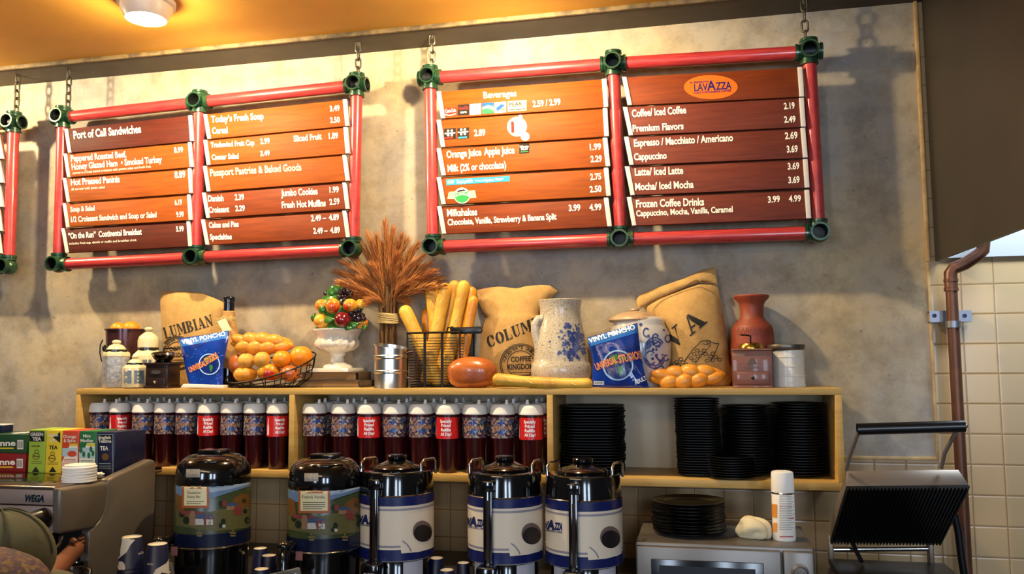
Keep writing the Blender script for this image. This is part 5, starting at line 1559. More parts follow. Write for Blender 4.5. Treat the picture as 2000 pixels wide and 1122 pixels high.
    qx, qy = proj((sx_, ysf - 0.05, z(1102)))
    st.text(h, "BUNN", qx - 10 * k, qy + 1, qx + 11 * k, qy + 1.6, 4.6, bold=0.03)
    part('tap_lettering', h, M_silver, tap, smooth=0, fix=False)
    for s_ in (-1, 1):
        part('tap_guard', MB().tube([(sx_ + s_ * R_(30), ysf - 0.05, z(1106)), (sx_ + s_ * R_(32), ysf - 0.055, z(1118)), (sx_ + s_ * R_(26), ysf - 0.06, z(1128))], R_(2.4), 8), M_chrome, t)
    # pale panels either side of the tap
    for u0, u1 in ((-0.95, -0.45), (0.55, 1.25)):
        mb = MB(); r = R_(64) + 0.0008; vs = []
        for i in range(9):
            a = -PI / 2 + u0 + (u1 - u0) * i / 8
            vs += [(c.x + r * math.cos(a), Y + r * math.sin(a), CT + 0.032), (c.x + r * math.cos(a), Y + r * math.sin(a), z(1089))]
        mb.add(vs, [(2 * i, 2 * i + 2, 2 * i + 3, 2 * i + 1) for i in range(8)])
        part('pale_panel', mb, M_silver, t, fix=False)
server(775, -4, 0.985, 'cream and navy coffee server nearest the picture-wrapped dispensers', -16)
server(987, 0, 1.0, 'cream and navy coffee server in the middle of the three', -15)
server(1140, 6, 1.02, 'cream and navy coffee server nearest the microwave, its lid with a small ring', -8)

# ------------------------------------------------------------------ picture-wrapped dispensers
PIC = [mat(n_, c_, 0.3) for n_, c_ in (('print_sky', '#5f7a9c'), ('print_hill', '#363f25'), ('print_field', '#5c5834'), ('print_roof', '#7a3a34'), ('print_blue_roof', '#3c4d6c'), ('print_wall', '#8a6a50'), ('print_tree', '#1e281a'), ('print_autumn', '#6e4a24'), ('print_white', '#b9b6ad'), ('print_cloud', '#8fa2b8'))]
M_card2 = mat('rust_card_border', '#a3572a', 0.5)
M_cardc = mat('cream_card_face', '#dcd0a2', 0.5)
def dispenser(cx, dy, label, card, title, lines):
    Y = -0.70
    c = at(cx, 985, Y); m = mpp(cx, 985, Y)
    z = lambda y: c.z - (y + dy - 985) * m
    t = thing('drink_dispenser', label, 'drink dispenser', (c.x, Y, CT), 'picture-wrapped drink dispensers')
    L = lambda rows, **kw: MB().lathe([(max(r * m, 1e-4), z(y)) for r, y in rows][::-1], (c.x, Y, 0), seg=48, **kw)
    lidb = L([(28, 887), (46, 890), (58, 897), (66, 907), (70, 920), (71, 940), (70, 944)])
    lid = part('lid', lidb, M_gblk, t)
    part('lid_handle', MB().box((c.x, Y, z(884)), (52 * m, 40 * m, 8 * m)), M_gblk, lid, bevel=0.006)
    part('lid_ridge', MB().tube([(c.x - 20 * m, Y - 50 * m, z(903)), (c.x + 5 * m, Y - 57 * m, z(899)), (c.x + 30 * m, Y - 52 * m, z(899)), (c.x + 48 * m, Y - 30 * m, z(899))], 4 * m, 10), M_gblk, lid)
    body = L([(70, 943), (71, 945), (71, 1057), (69.5, 1058)])
    part('wrap', body, PIC[1], t)
    base = part('base', MB().lathe([(66 * m, CT), (68 * m, CT + 0.01), (68.5 * m, z(1059)), (66 * m, z(1057.5))], (c.x, Y, 0), seg=48), M_gblk, t)
    part('chrome_ring', L([(70.5, 1055.5), (72.3, 1057), (72.3, 1058.5), (70.5, 1060)], cap=False), M_chrome, t)
    sf = Surf(body)
    def XX(x, y): return (cx + x, y + dy)
    def pp(mb, mi, pts, off): mb.mi = mi; sf.poly(mb, [XX(*p) for p in pts], off, 7)
    h = MB()
    pp(h, 0, [(-72, 944), (0, 953), (72, 940), (72, 951), (40, 961), (0, 974), (-72, 974)], 0.0010)
    pp(h, 9, [(-10, 956), (30, 952), (72, 944), (72, 947), (34, 957), (-6, 964)], 0.0013)
    pp(h, 2, [(-72, 998), (-20, 1004), (20, 996), (72, 990), (72, 1032), (0, 1040), (-72, 1028)], 0.0010)
    pp(h, 7, [(-72, 965), (-58, 972), (-56, 1000), (-72, 998)], 0.0013)
    pp(h, 7, [(40, 975), (55, 966), (72, 968), (72, 992), (48, 992), (36, 986)], 0.0013)
    for x, y, r in ((16, 985, 6), (-60, 1006, 7), (60, 980, 5), (22, 983, 5), (44, 1000, 4), (-52, 1018, 8), (66, 1018, 7), (15, 1028, 5), (20, 1020, 6), (62, 1000, 5)):
        pp(h, 6, ring(x, y, r * .8, r, 10), 0.0014)
    pp(h, 3, [(-66, 998), (-20, 1001), (-12, 1010), (-60, 1006)], 0.0015)
    def house(x, y, w_, wall, roof, hh):
        pp(h, wall, [(x, y), (x + w_, y), (x + w_, y + hh), (x, y + hh)], 0.0016)
        pp(h, roof, [(x - 1.5, y), (x + w_ + 1.5, y), (x + w_ - 2.5, y - hh * .8), (x + 2.5, y - hh * .8)], 0.0019)
    house(-45, 1012, 11, 5, 5, 16); house(-34, 1015, 34, 8, 4, 12); house(-18, 1016, 18, 3, 3, 11); house(26, 990, 22, 5, 4, 8); house(40, 998, 16, 3, 3, 10); house(18, 984, 8, 3, 3, 7)
    pp(h, 8, [(18, 1026), (24, 1027), (24, 1032), (18, 1032)], 0.0019)
    part('landscape_print', h, PIC, t, smooth=0, fix=False)
    def strip(ya, yb_):
        mb = MB(); n = 40; vs = []; r = 71 * m + 0.0022
        for i in range(n + 1):
            a = -PI / 2 + 0.3 - 1.75 + 3.5 * i / n
            vs += [(c.x + r * math.cos(a), Y + r * math.sin(a), z(yb_)), (c.x + r * math.cos(a), Y + r * math.sin(a), z(ya))]
        mb.add(vs, [(2 * i, 2 * i + 2, 2 * i + 3, 2 * i + 1) for i in range(n)]); return mb
    part('navy_band', strip(1031, 1055), mat('dark_navy_print', '#0e1530', 0.25), t, fix=False)
    h = MB()
    for x in (-26, 38):
        for a, b, w_ in ((-2, 1036, 5), (-5, 1041, 13), (-4, 1046, 11)):
            sf.poly(h, [XX(x - w_ / 2, b), XX(x + w_ / 2, b), XX(x + w_ / 2 - 1, b + 3.5), XX(x - w_ / 2 + 1, b + 3.5)], 0.003, 6)
    part('gold_emblem', h, mat('dull_gold_print', '#6f6038', 0.4), t, smooth=0, fix=False)
    x0, y0, x1, y1 = card
    h = MB(); h.mi = 0; sf.rect(h, x0, y0, x1, y1, 0.003)
    h.mi = 1; sf.rect(h, x0 + 4, y0 + 7, x1 - 4, y1 - 5, 0.0034)
    h.mi = 0; sf.rect(h, x0 + 13, y0 + 2, x1 - 13, y0 + 10, 0.0038)
    w_ = x1 - x0
    h.mi = 2
    for i, tx in enumerate(title):
        sf.text(h, tx, x0 + w_ * (.2 if len(title) > 1 else .12), y0 + 20 + 8 * i, x1 - w_ * (.3 if len(title) > 1 else .16), y0 + 20 + 8 * i, 5.2 if len(title) > 1 else 6, off=0.0042, bold=0.0)
    for i in range(lines):
        yy = y1 - 9 - 4 * i if lines < 3 else y1 - 9 - 4 * i
        sf.line(h, [(x0 + 9, yy), (x1 - 9 - (i == 0) * 6, yy)], 1.1, 0.0042)
    h.mi = 1; sf.text(h, "Cappuccino" if len(title) > 1 else "Cappuccino", x0 + 15, y0 + 8, x1 - 15, y0 + 8, 3.2, off=0.0044, bold=0.0)
    part('flavour_card', h, [M_card2, M_cardc, M_bean], t, smooth=0, fix=False)
    sl_ = Surf(lidb); h = MB()
    sx0 = -40 if cx > 600 else -52
    sl_.poly(h, [XX(sx0, 918), XX(sx0 + 27, 918), XX(sx0 + 27, 934), XX(sx0, 934)], 0.0015, 6)
    part('lid_sticker', h, mat('silver_sticker', '#9a9286', 0.4, noise=(200, '#7d7468', 0.4, 0.7)), lid, smooth=0, fix=False)
    # tap with clear lever
    xt = c.x + (-52 if cx < 600 else -36) * m; yt = Y - 71 * m
    part('tap_body', MB().tube([(xt, yt + 0.02, z(1046)), (xt, yt - 0.03, z(1046)), (xt, yt - 0.045, z(1056)), (xt, yt - 0.045, z(1095))], 11 * m, 14), M_gblk, t)
    part('tap_cap', MB().ball((xt, yt - 0.04, z(1040)), (13 * m, 13 * m, 9 * m)), M_gblk, t)
    part('tap_sticker', MB().box((xt + 19 * m, yt - 0.004, z(1062)), (14 * m, 0.002, 16 * m)), mat('pink_sticker', '#8a5a55', 0.5), t)
    part('clear_lever', MB().box((xt + 8 * m, yt - 0.07, z(1094)), (66 * m, 0.03, 26 * m), Matrix.Rotation(-0.25, 3, 'Y')), mat('clear_plastic', '#dfe4e6', 0.05, trans=0.9), t, bevel=0.006)
dispenser(416, -1, 'dark drink dispenser with farm picture and small two-line cream card, left of two', (357, 945, 408, 993), ("Cinnamon", "Nutty Bar"), 2)
dispenser(635, 7, 'dark drink dispenser with farm picture and wide cream card, right of two', (584, 954, 644, 1003), ("French Vanilla",), 4)

# ------------------------------------------------------------------ paper cups upside down
M_pcup = mat('navy_paper_cup', '#0c1334', 0.4)
M_pwh = mat('cream_paper', '#d6c9b0', 0.5)
def paper_cup(px, py, Y, rpx, label, n, swirl=True):
    c = at(px, py, Y); m = mpp(px, py, Y); r = rpx * m
    hgt = 0.095; zt = c.z
    for k in range(n):
        zk = zt - 0.013 * k
        if zk - hgt < CT + 0.0005: zk = CT + hgt + 0.0005
        t = thing('paper_cup', label if k == 0 else label.replace('topmost of', 'lower one in'), 'paper cup', (c.x, Y, zk - hgt), 'upturned paper cups on the counter')
        b = MB().lathe([(r * 1.32, zk - hgt), (r * 1.36, zk - hgt + 0.002), (r * 1.30, zk - hgt + 0.005), (r, zk - 0.001), (r * 0.97, zk), (r * 0.92, zk), (r * 0.92, zk - 0.004), (0.0005, zk - 0.004)], (c.x, Y, 0), seg=30, cap=False)
        part('cup_wall', b, M_pcup, t)
        part('cup_base', MB().lathe([(r * 0.95, zk - 0.006), (r * 0.93, zk + 0.0006), (r * 0.88, zk + 0.0008), (r * 0.86, zk - 0.0035), (0.0005, zk - 0.0035)], (c.x, Y, 0), seg=30, cap=False), M_pwh, t)
        if swirl and k == 0:
            sf = Surf(b); h = MB()
            if swirl == 1:
                sf.poly(h, [(px - 21, py + 3), (px + 6, py + 6), (px - 3, py + 16), (px - 10, py + 30), (px - 26, py + 43), (px - 26, py + 30)], 0.0012, 5)
                sf.poly(h, ring(px - 22, py + 60, 9, 12, 16), 0.0012, 5)
                sf.text(h, "LAVAZZA", px + 12, py + 36, px + 22, py + 32, 4)
            else:
                sf.poly(h, [(px + 24, py + 26), (px + 16, py + 38), (px - 4, py + 50), (px - 12, py + 66), (px - 4, py + 66), (px + 8, py + 56), (px + 26, py + 60)], 0.0012, 5)
                sf.text(h, "LAVAZZA", px - 20, py + 41, px - 8, py + 42, 4)
            part('cream_swirl', h, M_pwh, t, smooth=0, fix=False)
paper_cup(258, 1049, -0.98, 19, 'taller navy upturned paper cup by the grey machine side, topmost of its stack', 6, 1)
paper_cup(308, 1063, -0.98, 19, 'navy upturned paper cup left of the first dispenser, topmost of its stack', 5, 2)
for i, (px, py, r) in enumerate(((508, 1086, 13), (525, 1097, 14), (555, 1099, 12))):
    paper_cup(px, py, -0.62 + 0.1 * (i == 0), r, ['dark upturned paper cup just right of the left dispenser, farthest back', 'dark upturned paper cup in the middle between the two dispensers', 'dark upturned paper cup just left of the right dispenser'][i], 1, 0)
paper_cup(511, 1112, -0.86, 14, 'upturned paper cup with bright cream base at the bottom between the dispensers', 1, 0)
paper_cup(852, 1104, -0.55, 14, 'dim upturned paper cup beside the left coffee server', 1, 0)
paper_cup(873, 1114, -0.72, 14, 'upturned paper cup between the left and middle coffee servers', 1, 0)
paper_cup(905, 1110, -0.60, 12, 'upturned paper cup almost hidden by the middle coffee server', 1, 0)

# ------------------------------------------------------------------ microwave and what stands on it
M_mw = mat('silver_grey_paint', '#6e6760', 0.35, 0.5)
Yf = -0.62
mz = at(1420, 1066, Yf).z
mx0, mx1 = at(1241, 1090, Yf).x, at(1592, 1090, Yf).x
mw = thing('microwave', 'silver grey microwave carrying a stack of black plates', 'microwave', ((mx0 + mx1) / 2, Yf + 0.18, CT2))
part('case', MB().box(((mx0 + mx1) / 2, Yf + 0.19, (mz + CT2) / 2 + 0.005), (mx1 - mx0, 0.36, mz - CT2 - 0.01)), M_mw, mw, bevel=0.008)
dx = at(1527, 1090, Yf).x
door = part('door', MB().box(((mx0 + dx) / 2 + 0.001, Yf + 0.002, (mz + CT2) / 2), (dx - mx0 - 0.004, 0.02, mz - CT2 - 0.02)), M_mw, mw, bevel=0.006)
wx0, wx1 = at(1272, 1100, Yf).x, at(1491, 1100, Yf).x
part('door_window', MB().box(((wx0 + wx1) / 2, Yf - 0.009, (at(1400, 1096, Yf).z + CT2 + 0.05) / 2), (wx1 - wx0, 0.004, at(1400, 1096, Yf).z - CT2 - 0.05)), mat('dark_tinted_glass', '#15151a', 0.15), door, bevel=0.002)
wz = at(1400, 1108, Yf).z
part('window_screen', MB().box(((wx0 + wx1) / 2, Yf - 0.0115, (wz + CT2 + 0.06) / 2), (wx1 - wx0 - 0.05, 0.001, wz - CT2 - 0.06)), mat('grey_screen', '#2c2c33', 0.3), door)
cp = part('control_panel', MB().box(((dx + mx1) / 2, Yf + 0.002, (mz + CT2) / 2), (mx1 - dx - 0.006, 0.02, mz - CT2 - 0.02)), M_mw, mw, bevel=0.006)
kn = at(1562, 1118, Yf)
part('timer_knob', MB().lathe([(0.026, 0), (0.026, 0.004), (0.02, 0.006), (0.018, 0.02), (0.0005, 0.021)], (kn.x, Yf - 0.008, kn.z), seg=28, M=Vector((0, -1, 0)).to_track_quat('Z', 'Y').to_matrix()), M_mw, cp)
M_sparkle = mat('black_glossy_plate', '#050505', 0.2)
b_ = at(1346, 1046, -0.44)
me = mesh_of('black_plate', plate_mesh(71 * mpp(1346, 1020, -0.44), 0.014), M_sparkle, Vector((0, 0, 0)), smooth=30)
for k in range(10):
    o = bpy.data.objects.new('black_plate', me); COL.objects.link(o)
    o.location = (b_.x + random.uniform(-.004, .004), -0.44 + random.uniform(-.004, .004), mz + 0.0005 + k * 0.0106)
    o.rotation_euler = (random.uniform(-.012, .012), random.uniform(-.012, .012), random.uniform(0, 6))
    tag(o, 'topmost glossy black plate of the stack on the microwave' if k == 9 else 'glossy black plate in the stack on the microwave', 'plate', 'black plates on the microwave')
# crumpled napkin
c = at(1474, 1036, -0.49); m = mpp(1474, 1036, -0.49)
mb = MB(); mb.ball((c.x, -0.49, mz + 18 * m), (34 * m, 26 * m, 23 * m), 36, 22, f=lambda d: 1 + 0.10 * math.sin(4 * d.x + 3 * d.z + 1) + 0.07 * math.sin(9 * d.y + 5 * d.x) - 0.35 * math.exp(-((d.x - .15) * 3) ** 2 - ((d.z + .25) * 4) ** 2) * max(0, -d.y))
for v in mb.v: v.z = max(v.z, mz + 0.0005)
solo('crumpled_napkin', mb, mat('cream_paper_napkin', '#d8cba6', 0.7, bump=(30, 0.3)), (c.x, -0.49, mz), 'crumpled cream paper napkin beside the spray can on the microwave', 'napkin', smooth=60)
# spray can
Y = -0.50
c = at(1532, 1054, Y); m = mpp(1532, 1000, Y); zb_ = mz + 0.0004
sc_ = thing('spray_can', 'white aerosol spray can with tall cap standing on the microwave', 'spray can', (c.x, Y, zb_))
z = lambda y: zb_ + (1057 - y) * m
bd = MB().lathe([(20.5 * m, zb_), (21.5 * m, z(1055)), (21.5 * m, z(968)), (20 * m, z(965))], (c.x, Y, 0), seg=36)
part('can_body', bd, M_white, sc_)
part('cap', MB().lathe([(21.6 * m, z(966)), (21.8 * m, z(962)), (21.2 * m, z(930)), (20 * m, z(926.5)), (15 * m, z(925)), (0.0005, z(924.8))], (c.x, Y, 0), seg=36), M_white, sc_)
part('chrome_ring', MB().lathe([(21.6 * m, z(968.5)), (22.2 * m, z(967)), (21.6 * m, z(965))], (c.x, Y, 0), seg=36, cap=False), M_chrome, sc_)
sf = Surf(bd); h = MB()
h.mi = 0; sf.poly(h, [(1508, 985), (1518, 986), (1518, 1012), (1508, 1012)], 0.001, 4); sf.poly(h, [(1508, 1022), (1518, 1022), (1518, 1040), (1508, 1040)], 0.001, 4)
h.mi = 1
for k in range(20):
    y = 970 + 3.4 * k
    if y < 1046: sf.line(h, [(1522, y), (1551 - (k * 7 % 5) * 1.6, y)], 1.2, 0.0012)
h.mi = 2; sf.line(h, [(1523, 1049), (1549, 1049)], 2.4, 0.0012); sf.line(h, [(1524, 990), (1547, 991)], 1.2, 0.0016); sf.line(h, [(1538, 1014), (1550, 1012)], 1.8, 0.0016)
part('printed_panel', h, [mat('orange_can_print', '#d98a35', 0.35), mat('grey_small_print', '#9a948c', 0.4), mat('pink_can_print', '#b3616a', 0.4)], sc_, smooth=0, fix=False)

# ------------------------------------------------------------------ panini press
M_ppl = mat('black_cast_plate', '#060606', 0.4)
M_pgr = mat('warm_grey_steel', '#7d7166', 0.4, 0.5)
px_ = thing('panini_press', 'open panini press with black ribbed plate and long black handle', 'panini press', (at(1740, 1110, -0.5).x, -0.55, CT2))
Yn = -0.72; Yh = -0.42
TL, TR = at(1652, 950, Yn), at(1893, 948, Yn)
BL, BR = at(1621, 1056, Yh), at(1838, 1058, Yh)
n_ = (TR - TL).cross(BL - TL).normalized()
if n_.z > 0: n_ = -n_
up_ = -n_
dn = (BL - TL).normalized()
th = 0.05
hd = part('upper_lid', MB().hexa([TL.lerp(TR, .03) + up_ * th, TR.lerp(TL, .05) + up_ * th, BR + up_ * th, BL + up_ * th], [TL, TR, BR, BL]), M_pgr, px_, bevel=0.003)
rb = MB(); N = 34
rb.hexa([TL - up_ * .001, TR - up_ * .001, BR - up_ * .001, BL - up_ * .001], [TL - up_ * .008, TR - up_ * .008, BR - up_ * .008, BL - up_ * .008])
for k in range(N):
    t0, t1 = (k + .15) / N, (k + .65) / N
    q = [TL.lerp(TR, t0), TL.lerp(TR, t1), BL.lerp(BR, t1), BL.lerp(BR, t0)]
    rb.hexa([p_ - up_ * .008 for p_ in q], [p_ - up_ * .014 for p_ in q])
part('ribbed_plate', rb, M_ppl, hd)
hy = Yn - 0.05
ha, hb = at(1674, 839, hy), at(1884, 833, hy)
h_ = part('handle_grip', MB().tube([ha, ha.lerp(hb, .5), hb], 11.5 * mpp(1780, 838, hy), 18), M_blackp, px_)
for e0, e1, e2 in (((1653, 918), (1659, 893), (1676, 846)), ((1838, 915), (1845, 885), (1868, 842))):
    p0_ = at(*e0, Yn + 0.02)
    part('handle_arm', MB().tube([p0_, at(*e1, Yn - 0.01), at(*e2, hy)], 4 * mpp(1780, 900, Yn), 10), M_pgr, px_)
part('handle_screw', MB().ball(hb + Vector((0.002, -0.004, 0)), 0.006, 10, 8), M_chrome, h_)
Bz = at(1730, 1097, Yh).z
bx0, bx1 = at(1620, 1097, Yh).x, at(1846, 1097, Yh).x
part('lower_plate', MB().box(((bx0 + bx1) / 2, Yh - 0.15, Bz - 0.012), (bx1 - bx0, 0.32, 0.024)), M_ppl, px_, bevel=0.003)
part('base', MB().box(((bx0 + bx1) / 2, Yh - 0.14, (Bz - 0.025 + CT2) / 2), (bx1 - bx0 + 0.01, 0.34, Bz - 0.025 - CT2)), M_pgr, px_, bevel=0.006)
part('hinge_rod', MB().tube([at(1628, 1074, Yh + .02), at(1818, 1072, Yh + .02)], 0.009, 12), M_chrome, px_)
for x in (1622, 1817):
    a = at(x, 1050, Yh + .02); b = at(x, 1098, Yh + .02)
    part('hinge_bracket', MB().box(((a.x + b.x) / 2, Yh + .02, (a.z + b.z) / 2), (0.014, 0.04, a.z - b.z + 0.02)), M_pgr, px_, bevel=0.003)
part('stay_arm', MB().tube([at(1662, 1052, Yh), at(1671, 1075, Yh - .03), at(1683, 1098, Yh - .06)], 0.007, 10), M_blackp, px_)

# black cable and the copper pipe
cbx = MB().tube([at(x, y, -0.24) for x, y in ((1864, 1004), (1872, 1040), (1878, 1090), (1886, 1140))] + [Vector((at(1890, 1160, -0.24).x, -0.24, CT2 + 0.01))], 0.013, 12)
solo('black_hose', cbx, mat('black_rubber', '#0a0c12', 0.25), (at(1878, 1090, -0.24).x, -0.24, CT2), 'black hose hanging in front of the copper pipe by the panini press', 'hose')
M_cop = mat('old_copper_pipe', '#6c4430', 0.4, 0.45, noise=(9, '#4e3023', 0.35, 0.7))
Yp_ = -0.085
pr_ = 11 * mpp(1870, 800, Yp_)
pv = at(1862, 640, Yp_)
pipe = thing('copper_pipe', 'old copper pipe running down the cream tiles from below the hood', 'pipe', (pv.x, Yp_, CT2))
zA = at(1862, 560, Yp_).z
zB = at(1862, 540, Yp_).z
part('pipe_run', MB().tube([(pv.x, Yp_, CT2), (pv.x, Yp_, 1.2), (pv.x, Yp_, zA)], pr_, 18), M_cop, pipe)
e2 = at(1884, 516, Yp_ - 0.01); e3 = at(1908, 500, Yp_ - 0.02); e4 = at(1921, 470, Yp_ - 0.02); e5 = at(1924, 415, Yp_ - 0.02)
part('upper_bend', MB().tube([(pv.x, Yp_, zA - 0.005), (pv.x, Yp_, zB + .012), (pv.x + 0.012, Yp_, at(1868, 524, Yp_).z), e2, e2.lerp(e3, .6), e3, (e3 + e4) / 2 + Vector((0.008, 0, -0.008)), e4, e5], pr_ * 1.12, 18), M_cop, pipe)
for y in (548, 566):
    zz_ = at(1862, y, Yp_).z
    part('joint_ring', MB().lathe([(pr_ * 1.0, zz_ - .006), (pr_ * 1.22, zz_ - .005), (pr_ * 1.22, zz_ + .005), (pr_, zz_ + .006)], (pv.x, Yp_, 0), seg=22, cap=False), M_cop, pipe)
zc_ = at(1862, 617, Yp_).z
M_galv = mat('galvanised_steel', '#85868e', 0.4, 0.9)
st_ = MB(); a0 = at(1815, 617, -0.03).x; a1 = at(1897, 617, -0.03).x
st_.box(((a0 + a1) / 2, -0.034, zc_), (a1 - a0, 0.004, 0.036))
for s_ in (-1, 1): st_.box(((a0 + a1) / 2, -0.018, zc_ + s_ * 0.019), (a1 - a0, 0.034, 0.004))
part('strut_channel', st_, M_galv, pipe)
for x in (1825, 1884):
    q = at(x, 617, -0.037); part('strut_bolt', MB().lathe([(0.008, 0), (0.008, 0.004), (0.0005, 0.005)], (q.x, -0.036, q.z), seg=6, M=Vector((0, -1, 0)).to_track_quat('Z', 'Y').to_matrix()), mat('dark_blue_bolt', '#20284a', 0.4, 0.5), pipe)
zk_ = at(1862, 634, Yp_).z
part('pipe_clamp', MB().lathe([(pr_ * 1.05, zk_ - .012), (pr_ * 1.28, zk_ - .012), (pr_ * 1.28, zk_ + .012), (pr_ * 1.05, zk_ + .012)], (pv.x, Yp_, 0), seg=22, cap=False), M_galv, pipe)

# ------------------------------------------------------------------ espresso machine and the boxes on it
M_eg = mat('taupe_machine_paint', '#6b6256', 0.35, 0.25)
M_pol = mat('polished_steel', '#a09488', 0.14, 1.0)
Ye = -1.15
xe = at(119, 960, Ye).x
ze = at(112, 954, Ye).z
em = thing('espresso_machine', 'taupe and steel espresso machine at the left, with tea boxes on top', 'espresso machine', (xe - 0.35, -0.9, CT))
AX = lambda x, y: atX(x, y, xe)
def side(n, pts, x_off, th_, m_, bev=0.006):
    P = [AX(*p) + Vector((x_off, 0, 0)) for p in pts]
    return part(n, MB().prism(P, (-th_, 0, 0)), m_, em, bevel=bev, smooth=45)
side('side_cheek', [(119, 955), (160, 949), (212, 941), (213, 955), (211, 975), (205, 1000), (197, 1018), (184, 1034), (150, 1039), (119, 1044)], 0.0, 0.034, M_eg, 0.010)
col = [(214, 937), (232, 928), (262, 914), (296, 898), (304, 899), (307, 906), (306, 985), (302, 1040), (300, 1100)]
P = [AX(*p) for p in col]
q0 = AX(178, 1036)
prof = P + [Vector((xe, P[-1].y, CT + 0.02)), Vector((xe, q0.y, CT + 0.02)), q0, AX(197, 1019), AX(206, 1000), AX(212, 975)]
part('side_column', MB().prism([p + Vector((-0.004, 0, 0)) for p in prof], (-0.036, 0, 0)), M_eg, em, bevel=0.008, smooth=45)
yb_ = P[5].y
xl_ = xe - 0.95
part('top_plate', MB().box(((xe - 0.034 + xl_) / 2, (Ye + 0.02 - 0.60) / 2, ze - 0.012), (xe - 0.040 - xl_, 0.53, 0.02)), M_pol, em, bevel=0.002)
zf0, zf1 = at(50, 957, Ye + .012).z, at(50, 986, Ye + .012).z
fp = MB().box(((xe - 0.034 + xl_) / 2, Ye + 0.022, (zf0 + zf1) / 2), (xe - 0.034 - xl_, 0.02, zf0 - zf1))
part('name_panel', fp, mat('satin_steel', '#a08a80', 0.4, 0.5), em, bevel=0.002)
part('front_edge', MB().tube([(xl_, Ye + 0.016, ze - 0.004), (xe - 0.034, Ye + 0.016, ze - 0.004)], 0.006, 10), M_chrome, em)
sf = Surf(fp); h = MB(); sf.text(h, "WEGA", 47, 980, 86, 981, 13, bold=0.045, slant=0.2)
part('name_lettering', h, mat('dark_teal_badge', '#10242e', 0.25), em, smooth=0, fix=False)
zg0, zg1 = at(50, 989, Ye + .012).z, at(50, 1041, Ye + .012).z
part('control_panel', MB().box(((xe - 0.036 + xl_) / 2, Ye + 0.026, (zg0 + zg1) / 2), (xe - 0.036 - xl_, 0.02, zg0 - zg1)), MATS['satin_steel'], em, bevel=0.002)
ka = at(57, 1019, Ye - 0.03); kb = at(92, 1012, Ye + 0.02)
part('steam_knob', MB().tube([kb, kb.lerp(ka, .15), kb.lerp(ka, .5), ka.lerp(kb, .02), ka], [0.026, 0.032, 0.030, 0.024, 0.018], 20), M_blackp, em)
part('knob_badge', MB().ball(ka + Vector((0, -0.004, 0)), (0.011, 0.006, 0.011), 16, 10), M_chrome, em)
part('indicator_strip', MB().box((at(102, 1018, Ye).x, Ye + 0.014, at(102, 1018, Ye).z), (0.004, 0.004, 0.06)), M_chrome, em)
part('back_body', MB().box(((xe - 0.045 + xl_) / 2, -0.72, (ze - 0.022 + CT) / 2), (xe - 0.045 - xl_, 0.2, ze - 0.023 - CT)), mat('dark_machine_body', '#1d1a18', 0.3, 0.4), em, bevel=0.004)
part('drip_tray', MB().box(((xe - 0.045 + xl_) / 2, (Ye - 0.82) / 2, CT + 0.02), (xe - 0.045 - xl_, -0.82 - Ye, 0.04)), M_pol, em, bevel=0.004)
gx = at(82, 1070, Ye + .1).x
part('group_head', MB().lathe([(0.034, zg1 - 0.075), (0.036, zg1 - 0.03), (0.03, zg1 + 0.03)], (gx, Ye + 0.12, 0), seg=24), M_blackp, em)
sp = [at(120, 1048, Ye + .06), at(117, 1062, Ye + .05), at(104, 1078, Ye + .03), at(99, 1092, Ye + .02), at(96, 1125, Ye + .02)]
part('steam_wand', MB().tube(sp, 0.0065, 10), M_chrome, em)

zt_ = ze - 0.002
Yb = -0.835
def sq_dec(sf, h, mi, x0, y0, x1, y1, off=0.0009):
    h.mi = mi; sf.rect(h, x0, y0, x1, y1, off, 30)
TC = [mat(n_, c_, 0.4) for n_, c_ in (('tea_lime', '#8fae3a'), ('tea_black', '#1b1a18'), ('tea_yellow', '#d9bf2f'), ('tea_orange', '#c8452a'), ('tea_green', '#1f6a3c'), ('tea_white', '#e2dccb'), ('tea_navy', '#0d1739'), ('tea_peach', '#d9a58a'), ('tea_skyblue', '#a9bfc4'), ('tea_brown', '#6a4a22'), ('tea_red', '#7e1414'), ('tea_darkgreen', '#1c4424'))]
def tea_box(x0, x1, yt, base, label, deco, depth=0.11, Yb_=None):
    Yq = Yb if Yb_ is None else Yb_
    a, b = at(x0, 900, Yq), at(x1, 900, Yq)
    zt2 = at((x0 + x1) / 2, yt, Yq).z
    t = thing('tea_box', label, 'tea box', ((a.x + b.x) / 2, Yq + depth / 2, zt_), 'tea boxes on the espresso machine')
    mb = MB().box(((a.x + b.x) / 2, Yq + depth / 2, (zt_ + zt2) / 2 + 0.0005), (b.x - a.x - 0.0016, depth, zt2 - zt_ - 0.001))
    part('carton', mb, TC[base], t, bevel=0.001)
    if deco:
        sf = Surf(mb); h = MB(); deco(sf, h)
        part('box_print', h, TC, t, smooth=0, fix=False)
    return t
def tx(sf, h, mi, s_, x0, y0, x1, hh): h.mi = mi; sf.text(h, s_, x0, y0, x1, y0, hh, off=0.0016, bold=0.025)
def cuplet(sf, h, mi, cx, cy): 
    h.mi = mi; sf.line(h, ring(cx, cy, 6.5, 6, 14), 1.4, 0.0014, True); sf.line(h, ring(cx + 1, cy - 9, 3.5, 4, 10), 1.2, 0.0014, True); sf.line(h, [(cx - 6, cy - 1), (cx + 6, cy + 1)], 2.2, 0.0014)
def d_green(sf, h):
    sq_dec(sf, h, 1, 58, 843, 87, 863); tx(sf, h, 5, "GREEN", 60, 852, 85, 6.5); tx(sf, h, 5, "TEA", 64, 861, 81, 6.5); cuplet(sf, h, 9, 71, 892)
    tx(sf, h, 9, "naturally", 62, 873, 79, 3.4)
    h.mi = 1; sf.poly(h, [(55, 934), (70, 912), (85, 934)], 0.001, 20)
    for y in (902, 906): h.mi = 9; sf.line(h, [(62, y), (82, y)], .9, .0012)
